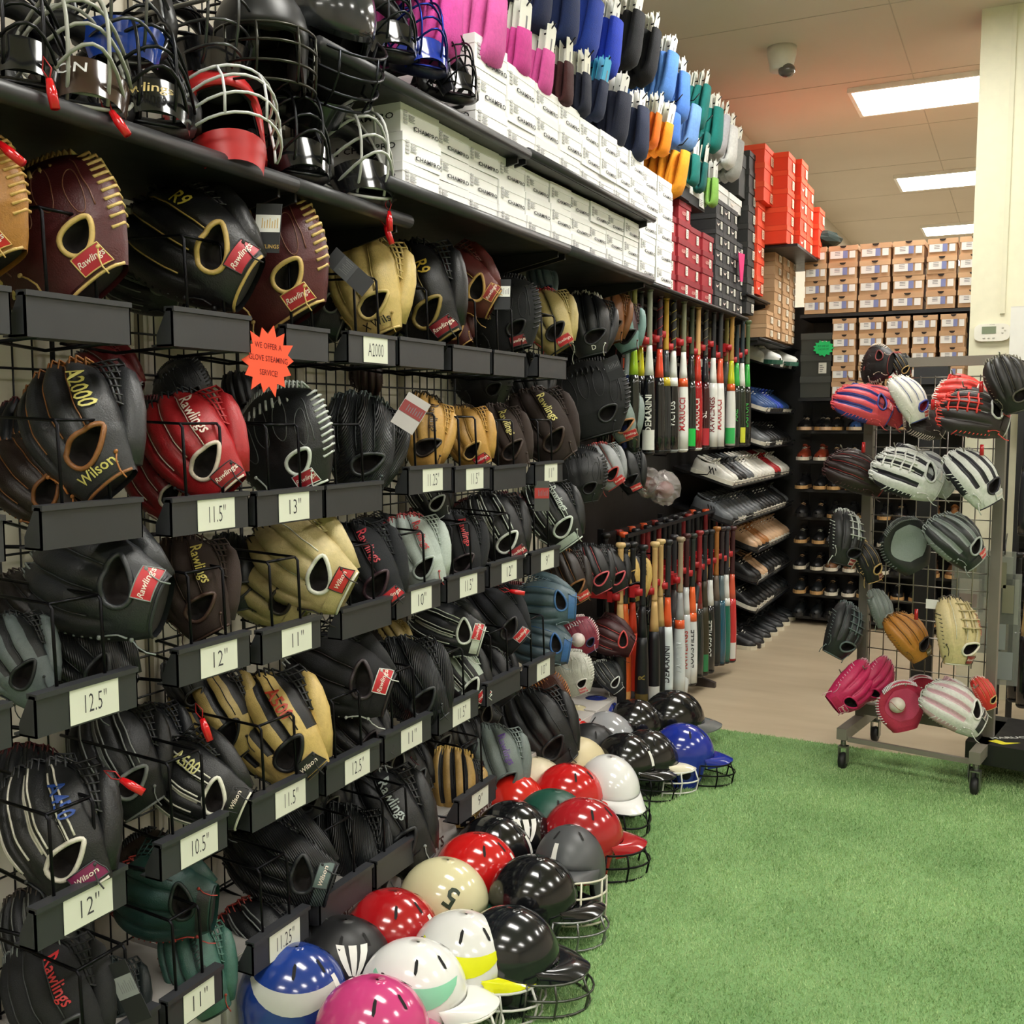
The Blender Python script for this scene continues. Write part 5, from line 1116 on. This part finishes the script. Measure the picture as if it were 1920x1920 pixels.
# ============================================================ SHOES
def shoe_parts():
    xs = [-.14, -.13, -.1, -.06, -.02, .02, .06, .09, .115, .135, .142]
    w = [.012, .03, .036, .034, .033, .038, .044, .045, .038, .022, .006]; h = [.06, .078, .08, .078, .074, .066, .052, .044, .038, .026, .018]
    rows = []; n = 12
    for x, a, b in zip(xs, w, h): rows.append([(x, a*math.cos(t)*(1 if True else 1), .022+b*max(0, math.sin(t))**.75) for t in [math.pi*j/n for j in range(n+1)]])
    up = MB().grid(rows); so = MB(); N = 24; lo = []
    for i, (x, a) in enumerate(zip(xs, w)): lo.append((x*1.04, a*1.12))
    poly = [(x, y) for x, y in lo]+[(x, -y) for x, y in lo[::-1]]
    so.prism(poly, 'z', .0, .026)
    op = MB(); op.lathe([(.001, .004), (.9, .002), (1.0, 0), (.9, -.004)], 16, 0, Matrix.Diagonal((.05, .022, 1)).to_3x3(), (-.075, 0, .1015))
    co = MB().tube([(-.075+.052*math.cos(a), .025*math.sin(a), .1+.006*math.cos(a)*-1) for a in [2*math.pi*i/18 for i in range(18)]], .0065, 6, closed=True)
    co.tube([(-.03, 0, .1), (-.02, 0, .118), (-.012, 0, .125)], [.02, .02, .012], 8, flat=.35)
    la = MB()
    for i in range(5):
        x = -.012+i*.018; z = .099-.0095*i*(1+.1*i); la.tube([(x, -.018, z-.006), (x+.002, 0, z+.002), (x, .018, z-.006)], .0032, 5)
    st_ = MB()
    for s_ in (-1, 1):
        for k in range(3): st_.add([(-.01+.02*k, s_*.037, .03), (-.002+.02*k, s_*.038, .03), (-.028+.02*k, s_*.032, .07), (-.036+.02*k, s_*.0325, .07)], [(0, 1, 2, 3)])
    return dict(upper=up.mesh('upper'), sole=so.mesh('sole'), opening=op.mesh('opening'), collar=co.mesh('collar'), laces=la.mesh('laces'), stripes=st_.mesh('side_stripes'))
SP = shoe_parts(); PLUG = MB().ell((-.075, 0, .09), (.05, .024, .016), 10, 6).mesh('lining')
def shoe(loc, yaw, up, sole, lace, label, grp, pitch=0, stripes=None, s=1.0):
    t = thing('shoe', label, 'shoe', loc, (0, pitch, yaw), grp, s)
    ob('upper', SP['upper'], M(up, 'leather'), t); ob('sole', SP['sole'], M(sole, 'rubber'), t); ob('collar', SP['collar'], M(up, 'fabric'), t); tag(ob('laces', SP['laces'], M(lace, 'fabric'), t), kind='stuff')
    ob('lining', PLUG, M('#0e0e0f', 'fabric'), t)
    if stripes: tag(ob('side_stripes', SP['stripes'], M(stripes, 'satin'), t), kind='stuff')
    return t
rs = random.Random(11)
CN = {'#151516': 'black', '#1d2022': 'charcoal', '#8f3a24': 'rust', '#6b4a30': 'brown', '#a9713f': 'tan', '#2c4a7c': 'blue', '#d6d4cc': 'white', '#5b5f63': 'grey', '#c9a684': 'beige', '#a01f24': 'red', '#2440a0': 'royal blue', '#2e5f6e': 'teal'}
def pick(ws): 
    return rs.choices([w[0] for w in ws], [w[1] for w in ws])[0]
DARK = [('#151516', 8), ('#1d2022', 3), ('#6b4a30', 1.4), ('#5b5f63', .8)]
RW = [(1.712, [('#151516', 1)]), (1.472, [('#151516', 1)]), (1.247, [('#8f3a24', 1), ('#151516', 2)]), (1.032, [('#151516', 1), ('#1d2022', 1)]), (.822, [('#151516', 3), ('#a9713f', 2)]), (.622, DARK), (.422, [('#151516', 3), ('#6b4a30', 2), ('#d6d4cc', .5)]), (.237, DARK), (.062, DARK)]
for r, (z, pal) in enumerate(RW):
    c0 = None
    for k in range(13):
        x = .53+k*.117
        if r == 0: 
            if k > 2: break
            x = .42+.0+k*.15
            up, so, la = (('#151516', '#c9a98a', '#c9b59a'), ('#151516', '#c9a98a', '#c9b59a'), ('#2c4a7c', '#c9b7a0', '#8aa0c0'))[k]
            if k == 2: x += .06
            shoe((x, GY+.02-.12, 1.60-.0), R(-90), up, so, la, '%s shoe on the highest ledge, %s from the left' % (CN[up], ORD[k]), 'back display shoes', s=.95) if False else shoe((x+.12, GY-.02, z-.238), R(-90), up, so, la, '%s shoe on the highest ledge, %s from the left' % (CN[up], ORD[k]), 'back display shoes', s=.9)
            continue
        if k % 2 == 0: c0 = pick(pal); so = rs.choice(['#d8d2c2', '#1b1b1c', '#cfc6b2', '#b9925f']) ; la = rs.choice(['#1a1a1b', '#c9c5b6', '#c9a37a'])
        side = 'left' if k % 2 == 0 else 'right'
        shoe((x-(.012 if k % 2 == 0 else 0), GY+.03, z), R(-90)+rs.uniform(-.05, .05), c0, so, la, '%s shoe on back display shelf %s from the top, %s from the left' % (CN[c0], ORD[r], ORD[k]), 'back display shoes', s=.95, pitch=R(0))
# left wall sloping shoe shelves
LS = [(1.93, 7.3, [('#d6d4cc', 1)]), (1.60, 7.22, [('#2440a0', 2), ('#2c4a7c', 2), ('#151516', .6)]), (1.36, 7.22, [('#151516', 1.5), ('#d6d4cc', 1), ('#5b5f63', .6)]), (1.13, 6.35, [('#5b5f63', 1), ('#a01f24', 1), ('#d6d4cc', 1.5), ('#151516', 1)]), (.89, 6.35, [('#1d2022', 2), ('#5b5f63', 1), ('#151516', 1), ('#8f3a24', .5), ('#d6d4cc', .6)]),
      (.64, 7.05, [('#c9a684', 2), ('#a9713f', 1)]), (.42, 7.05, [('#151516', 1), ('#c9a684', .8)]), (.22, 7.05, [('#1d2022', 1), ('#151516', 1)]), (.0, 6.85, [('#151516', 2), ('#2e5f6e', .4), ('#1d2022', 1)])]
for r, (z, y0, pal) in enumerate(LS):
    y1 = 8.12; t = None if z == 0 else thing('shoe_shelf', 'sloping wire fronted shoe shelf on the left wall, %s from the top' % ORD[r], 'shelf', (0, 0, z), group='sloping shoe shelves')
    if z > 0: ob('board', MB().prism([(0.0, .13), (.40, 0), (.40, -.008), (0.0, .11)], 'y', y0-.05, y1+.02), BLK, t); ob('wire_edge', MB().tube([(.40, y0-.05, .004), (.415, y0-.05, .03), (.415, y1, .03), (.40, y1, .004)], .003, 6), M('#8d8c88', 'metal'), t)
    n = int((y1-y0)/.105)+1
    for k in range(n):
        y = y0+k*.105
        if k % 2 == 0: c0 = pick(pal); so = rs.choice(['#e0dccf', '#d6d2c6', '#2a2a2b']); la = rs.choice(['#e2e0d8', '#1d1d1e', c0])
        if z > 0: shoe((.25, y, z+.052), R(0)+rs.uniform(-.1, .1), c0, so, la, '%s shoe on sloping shelf %s from the top, %s from the left' % (CN[c0], ORD[r], ORD[k]), 'left wall shoes', pitch=math.atan2(.13, .4), stripes='#1a1a1b' if c0 in ('#5b5f63', '#d6d4cc') and r in (3, 4) else None)
        else: shoe((.30+.03*(k % 2), y, .0005), R(-4), c0, '#cfc8b4', la, '%s shoe standing on the floor by the shelves, %s from the left' % (CN[c0], ORD[k]), 'floor shoes')
# large pale trainers at the top
for i, (px, py) in enumerate(((1432, 668), (1460, 672))):
    p = onX(px, py, .34); shoe((p.x, p.y, p.z-.05), R(-35+10*i), '#dcdcd6', '#2a5a48', '#e6e6e0', ['big white and green trainer on the topmost shoe shelf', 'white and green trainer behind the big one'][i], 'big trainers', s=1.15, pitch=R(5))
# ============================================================ GLOVE RACK ON CASTERS
ML = Vector((1.38, 4.87)); MRr = Vector((1.92, 4.78)); dx_ = (MRr-ML); RW_ = dx_.length; ryaw = math.atan2(dx_.y, dx_.x)
STL = M('#77726a', 'metal')
rk = thing('glove_rack', 'grey metal glove rack on casters at the turf edge', 'display rack', (ML.x, ML.y, 0), (0, 0, ryaw))
for x in (0, RW_):
    ob('upright', MB().box(x-.02, x+.02, -.02, .02, .19, 1.80), M('#6f6a62', 'satin'), rk)
    f = ob('foot', MB().box(x-.022, x+.022, -.27, .27, .14, .19), M('#7b766c', 'satin'), rk)
    for y in (-.24, .24):
        c = MB().lathe([(.012, -.013), (.033, -.013), (.038, 0), (.033, .013), (.012, .013)], 18, 0, Matrix.Rotation(R(90), 3, 'Y') @ Matrix.Rotation(R(0), 3, 'X'), (x, y, .0385+.0005))
        w = ob('caster', c, M('#1c1c1d', 'rubber'), rk)
        ob('fork', MB().box(x-.02, x-.016, y-.014, y+.02, .03, .10).box(x+.016, x+.02, y-.014, y+.02, .03, .10).box(x-.02, x+.02, y-.016, y+.022, .10, .106).tube([(x, y, .104), (x, y, .14)], .011, 10), M('#8b8a86', 'metal'), w)
ob('top_bar', MB().box(-.02, RW_+.02, -.02, .02, 1.78, 1.82), M('#8a857c', 'satin'), rk)
ob('bottom_bar', MB().box(.02, RW_-.02, -.022, .022, .20, .25), M('#6f6a62', 'satin'), rk)
ob('lower_shelf', MB().box(.02, RW_-.02, -.25, -.23, .13, .15), M('#7b766c', 'satin'), rk)
gr = MB()
for i in range(9): gr.tube([(.03+(RW_-.06)*i/8, 0, .27), (.03+(RW_-.06)*i/8, 0, 1.74)], .0028, 5)
for i in range(20): gr.tube([(.02, .005, .28+i*.0765), (RW_-.02, .005, .28+i*.0765)], .0028, 5)
ob('wire_grid', gr, M('#a3a099', 'metal'), rk)
RG = [
 (1640, 684, 75, 80, 0, 60, 'c', '#1a1718', 'black mitt lying on top of the rack', dict(lace='#c9b9a6', pipe='#7a2a2a', patch=None, fin='R', fint='#d06a60')),
 (1686, 684, 50, 30, 20, 0, 'n', '#1c1c1e', 'small black glove beside the mitt on top of the rack', dict(lace='#c0403c', patch=None)),
 (1618, 757, 100, 62, -18, 0, 'f', '#c9444e', 'coral glove with blue stripes at the upper left of the rack', dict(second='#3a3f8a', pipe='#3a3f8a', lace='#d8525a', patch='#c9444e')),
 (1655, 757, 95, 50, -22, 0, 'f', '#c03e48', 'second coral glove half hidden behind the first', dict(second='#c03e48', pipe='#3a3f8a', lace='#d8525a', patch=None)),
 (1706, 745, 88, 20, -18, 0, 'f', '#dad8d0', 'white glove with blue and red wrist lining', dict(pipe='#34418f', lace='#d6d3c8', lining='#8a1f35', patch='#c84a45')),
 (1735, 790, 72, 60, -25, 0, 'c', '#2a2423', 'black and silver mitt with red badge under the white glove', dict(pipe='#c9cac6', lace='#c9b9ae', patch='#8c2f2c', pat='R')),
 (1826, 776, 116, 72, -14, 0, 's', '#2b2625', 'red and black mitt with silver wrist edge', dict(second='#2b2625', pipe='#c9cac6', lace='#dd4a40', patch='#8c2f2c', pat='R', hweb='#d63b33')),
 (1806, 745, 95, 75, -10, 0, 's', '#d63b33', 'bright red palm of a glove above the silver edged mitt', dict(pipe='#e0c9be', lace='#e8d9cf', patch=None)),
 (1893, 718, 105, 18, 20, 0, 'f', '#1c1b19', 'black glove hanging at the right top corner of the rack', dict(lace='#6b6653', pipe='#4a463a', patch=None)),
 (1605, 885, 105, 60, -16, 0, 'f', '#241716', 'dark wine glove with red seams and a white ring badge', dict(pipe='#8b2024', lace='#3a1a1a', patch='#241716')),
 (1702, 887, 118, 62, -12, 0, 's', '#cdd0cb', 'white glove with black finger stripes, left of two on the rack', dict(second='#1d1d26', pipe='#cdd0cb', lace='#d6d8d4', patch='#b9bdb9', hweb='#e0e2de')),
 (1742, 885, 100, 50, -20, 0, 's', '#a9acab', 'pale grey glove tucked behind the left striped one', dict(second='#4b4c52', pipe='#b6b9b6', patch=None)),
 (1827, 893, 112, 28, -14, 0, 's', '#cdd0cb', 'white glove with black finger stripes, right of two on the rack', dict(second='#1d1d26', pipe='#1d1d26', lace='#d6d8d4', patch='#b9bdb9')),
 (1588, 1008, 98, -14, -16, 0, 'f', '#1b1c1e', 'black glove with white woven web on the rack', dict(pipe='#2b2c2f', lace='#c4c9c2', patch='#8a2a2c', hweb='#c4c9c2')),
 (1625, 1050, 80, 18, -16, 0, 'n', '#17181a', 'black glove hanging lower behind the white webbed one', dict(patch='#7a2426')),
 (1698, 1022, 96, 26, -10, 180, 'c', '#1d2121', 'dark mitt showing its round grey palm, left one', dict(pipe='#8b9490', lace='#5b615e', patch='#8a2a2c', palm='#7f8a84')),
 (1793, 1012, 108, 40, -10, 0, 's', '#1f2424', 'dark glove with grey palm patches, right one', dict(second='#7f8884', pipe='#9aa19c', lace='#8b9490', patch='#b83a36')),
 (1584, 1182, 98, -28, -12, 0, 'f', '#1c1e21', 'black glove with grey green web on the lower left', dict(pipe='#5d6a69', lace='#5d6a69', patch=None, hweb='#5d6a69')),
 (1652, 1140, 68, 10, -10, 0, 'n', '#77807b', 'grey green palm of a small mitt behind the black one', dict(pipe='#8b948f', patch=None)),
 (1704, 1192, 92, 30, -14, 0, 'f', '#b0752c', 'tan orange glove with black wrist opening', dict(pipe='#2b2018', lace='#6b4a1e', patch='#5d5a3a')),
 (1797, 1182, 118, -4, -12, 0, 'f', '#c9b98a', 'blond glove with red oval marks on the lower right', dict(pipe='#d6d2c0', lace='#4a4334', patch='#8a2a24', fin='A2000', fint='#a8452f', hweb='#b5a77c')),
 (1602, 1288, 100, -52, -10, 0, 'f', '#c8285f', 'hot pink glove at the bottom left of the rack', dict(pipe='#c8285f', lace='#e6b9c6', patch='#c8285f', strap='#b8204f')),
 (1645, 1275, 84, -50, -14, 0, 'f', '#bf255a', 'second hot pink glove behind the first', dict(pipe='#bf255a', lace='#e6b9c6', patch=None)),
 (1688, 1322, 88, 12, -6, 180, 'c', '#b8304f', 'pink and purple mitt holding a ball', dict(pipe='#2e2a5c', lace='#e0d9dc', patch='#2e2a5c', palm='#c94a6a')),
 (1722, 1300, 66, 8, -10, 180, 'c', '#a3283f', 'rose mitt with white laces behind the ball mitt', dict(pipe='#a3283f', lace='#e0d0d4', patch=None)),
 (1790, 1325, 112, 52, -22, 0, 's', '#cfd0c9', 'white glove with grey panel and pink fingertips', dict(second='#c9a5ac', pipe='#d8d8d2', lace='#cfd0c9', patch='#2a2b2d', strap='#2a2b2d')),
 (1846, 1298, 60, 20, -10, 0, 'n', '#c9332b', 'red glove edge behind the white and pink glove', dict(lace='#e0cfc4', patch=None)),
]
fr = Vector((math.sin(ryaw), -math.cos(ryaw), 0))   # towards the viewer
def rackpt(px, py, off):
    o = Vector((ML.x, ML.y, 0))+fr*off; r = ray(px, py); t = (o-CAM).dot(fr)/r.dot(fr); return CAM+r*t
for i, g_ in enumerate(RG):
    px, py, L, a, turn, tilt, kind, main, lab, kw = g_
    behind = any(w in lab for w in ('behind', 'tucked', 'half hidden', 'beside', 'palm of a glove', 'under the white'))
    p = rackpt(px, py, .1 if behind else .19)
    if 'on top' in lab: p = rackpt(px, py, .02)
    if tilt == 180: turn += 180; tilt = 0; 
    glove(px, py, L*1.08, a, turn, tilt, kind, main, lab, loc=p, group='baseball gloves on the rolling rack', **kw)
    if 'top' in lab.split()[-4:] or 'on top' in lab: continue
    q = rackpt(px, py-L*.42, 0)
    h = thing('rack_hook', 'chrome rack hook, %s in the order of the hung gloves' % ORD[i], 'hook', q, (0, 0, ryaw), 'chrome hooks on the rolling rack')
    ob('wire', MB().tube([(0, -.0, 0), (0, -.19, .0), (0, -.215, .02)], .003, 6), M('#a3a099', 'metal'), h)
    if i in (3, 5, 6, 9, 12, 19): lock_p = rackpt(px+14, py-L*.45, .2); t = thing('security_tag', 'red security tag on the rack glove, tag %s from the top' % ORD[i], 'security tag', lock_p, group='red tags on the rack'); ob('pin', MB().tube([(0, 0, -.025), (0, 0, .02)], [.009, .007], 8), M('#b51a20', 'gloss'), t)
b = thing('baseball', 'white practice ball tucked in the pink and purple mitt', 'ball', rackpt(1682, 1322, .245), scale=1.0)
ob('cover', MB().ell((0, 0, 0), (.034, .034, .034), 20, 14), M('#d9cfc4', 'leather'), b)
ob('stitching', MB().tube([(.0345*math.cos(t)*math.cos(.45*math.sin(2*t)), .0345*math.sin(t)*math.cos(.45*math.sin(2*t)), .0345*math.sin(.45*math.sin(2*t))) for t in [2*math.pi*i/40 for i in range(40)]], .0009, 4, closed=True), M('#a0282a'), b)
b = thing('baseball', 'white ball in the small magenta glove by the orange bats', 'ball', onX(1084, 1200, .36))
ob('cover', MB().ell((0, 0, 0), (.03, .03, .03), 20, 14), M('#d3c4c2', 'leather'), b)
t = thing('hang_tag', 'white hang tag beside the blond glove on the rack', 'tag', rackpt(1750, 1133, .2), (0, 0, ryaw)); ob('card', MB().box(-.03, .03, -.001, .001, -.02, .02), M('#e6e4e0', 'paper'), t)
# web overlays on the rack gloves
# ============================================================ RIGHT SIDE BEHIND THE RACK
t = thing('gridwall_panel', 'dark free standing wire grid behind the rolling rack', 'wire grid', (1.99, 5.75, .12), (0, 0, R(-90)))
ob('wire_grid', gridpanel(.9, 1.62, .075, .075, .003), BLK, t)
for px_ in (0,):
    for y in (0, .9): ob('post', MB().box(-.015, .015, y-.015, y+.015, -.1195, 1.62), M('#232325', 'satin'), t)
for i, (x, y) in enumerate(((2.06, 5.5), (2.12, 5.55), (2.02, 5.6), (2.10, 5.42), (2.17, 5.5), (2.2, 5.6))):
    bat((x, y, .98), ['black bat', 'red bat', 'charcoal bat', 'black bat with red end', 'grey bat', 'dark bat'][i]+' hanging at the right picture edge, %s from the left' % ORD[i], ['#17181a', '#b01d2c', '#2d2f33', '#1b1b1d', '#66686a', '#202124'][i], grip='#1b1b1d', grp='bats at the right edge', s=.8)
    bat((x-.01, y+.02, .14), ['wooden handled black bat', 'dark red bat', 'black bat', 'brown bat', 'black bat with silver ring', 'plain dark bat'][i]+' low at the right edge, %s from the left' % ORD[i], ['#19191b', '#6b1519', '#141416', '#3b2a1f', '#1d1d1f', '#222224'][i], taper='#b99a66' if i == 0 else None, grip='#c9a66c' if i == 0 else '#1b1b1d', grp='bats at the right edge', s=.9)
PLC = clearmat('pack_plastic', '#8f918c', .5, .25)
for i, (px, py, w, h, lab) in enumerate(((1868, 1130, .075, .24, 'long hanging plastic pack with grey paper card right of the rack'), (1815, 1090, .07, .14, 'grey plastic pack hanging behind the blond glove'), (1885, 1180, .06, .26, 'slim plastic sleeve hanging at the right picture edge'))):
    p = onY(px, py, 5.2); t = thing('plastic_pack', lab, 'package', p)
    ob('sleeve', MB().box(-w, w, -.012, .012, -h, h), PLC, t); ob('insert_card', MB().box(-w*.85, w*.85, -.004, .004, h*.1, h*.9), M('#b0b2a6', 'paper'), t)
    ob('printed_panel', MB().box(-w*.5, w*.6, -.0135, -.0125, -h*.9, -h*.4), M('#8b918f' if i != 1 else '#8f8078', 'paper'), t)
    ob('insert_label', MB().box(-w*.3, w*.5, -.0135, -.0125, h*.3, h*.8), M('#7e7c66', 'paper'), t)
for i, (px, py) in enumerate(((1868, 985), (1815, 1010), (1885, 1035))):
    p = onY(px, py, 5.2); t = thing('rack_hook', 'thin hook arm holding the %s hanging plastic pack' % ORD[i], 'hook', (p.x, 5.74, p.z)); ob('wire', MB().tube([(0, 0, .03), (0, -.54, .03), (0, -.56, -.01)], .003, 5), BLK, t)
p = onZ(1900, 1400, .17)
t = thing('low_platform', 'black square platform with brand lettering on casters', 'display stand', (p.x+.02, p.y+.08, 0), (0, 0, R(-8)))
ob('platform', MB().box(-.18, .3, -.18, .3, .10, .19), M('#161617', 'satin'), t)
ob('lettering', text_mb('MARUCCI', .048, lambda x, y: (-.02+x*.75-y*.5, -.02+x*.6+y*.6, .1912), .012), M('#c9ccc6'), t)
ob('printed_emblem', MB().add([(-.1, -.13, .1912), (-.04, -.15, .1912), (.02, -.08, .1912), (-.035, -.11, .1912), (-.075, -.09, .1912)], [(0, 1, 3, 4), (1, 2, 3)]), M('#d9d22e'), t)
for (x, y) in ((-.15, -.15), (.26, -.15), (.26, .26), (-.15, .26)):
    c = MB().lathe([(.01, -.012), (.036, -.012), (.036, .012), (.01, .012)], 16, 0, Matrix.Rotation(R(90), 3, 'Y'), (x, y, .0365)); w = ob('caster', c, M('#1b1b1c', 'rubber'), t); ob('fork', MB().box(x-.02, x-.015, y-.012, y+.02, .03, .10).box(x+.015, x+.02, y-.012, y+.02, .03, .10), M('#9a9a98', 'metal'), w)
p = onY(1905, 660, 6.15)
t = thing('carton', 'tall white carton right of the thermostat', 'carton', (p.x+.02, 6.0, 1.5))
ob('box', MB().box(-.05, .22, -.12, .12, .1, .62), M('#e2e0da', 'card'), t); ob('flap', MB().box(-.05, .22, -.12, .12, .62, .625), M('#d2d0ca', 'card'), t)
t = thing('side_table', 'black stand carrying the white carton beside the pillar', 'stand', (p.x+.02, 6.0, 0)); ob('top', MB().box(-.06, .3, -.13, .13, 1.58, 1.6), BLK, t)
for (x, y) in ((-.04, -.11), (.28, -.11), (.28, .11), (-.04, .11)): ob('leg', MB().box(x-.01, x+.01, y-.01, y+.01, 0, 1.58), BLK, t)
p = onY(1735, 672, 5.9); t = thing('shoe_box', 'dark grey box with slanted lid on the shelf beside the pillar', 'shoe box', (p.x, 6.05, 1.84)); ob('base', MB().box(-.06, .11, -.1, .1, -.1, .03), M('#2b2b2d', 'card'), t); ob('lid', MB().box(-.063, .113, -.103, .103, .0, .035), M('#8b8a86', 'card'), t)
t = thing('pedestal', 'dark shelf post holding the grey box in front of the kraft boxes', 'stand', (p.x, 6.05, 0)); ob('post', MB().box(-.03, .08, -.05, .05, 0, 1.739), BLK, t)
# bumpers on top of the far boxes
t = thing('folded_bag', 'crumpled black bag lying on the far corner boxes', 'bag', (.62, 7.88, 2.862)); mb = MB(); rn = random.Random(9)
mb.grid([[tuple(c_*(1+rn.uniform(-.2, .2)) for c_ in (.14*math.sin(math.pi*a/8)*math.cos(2*math.pi*b/12), .14*math.sin(math.pi*a/8)*math.sin(2*math.pi*b/12), .07*math.cos(math.pi*a/8))) for b in range(12)] for a in range(9)], 0, True, False); ob('bag', mb, M('#1c2a26', 'fabric'), t)
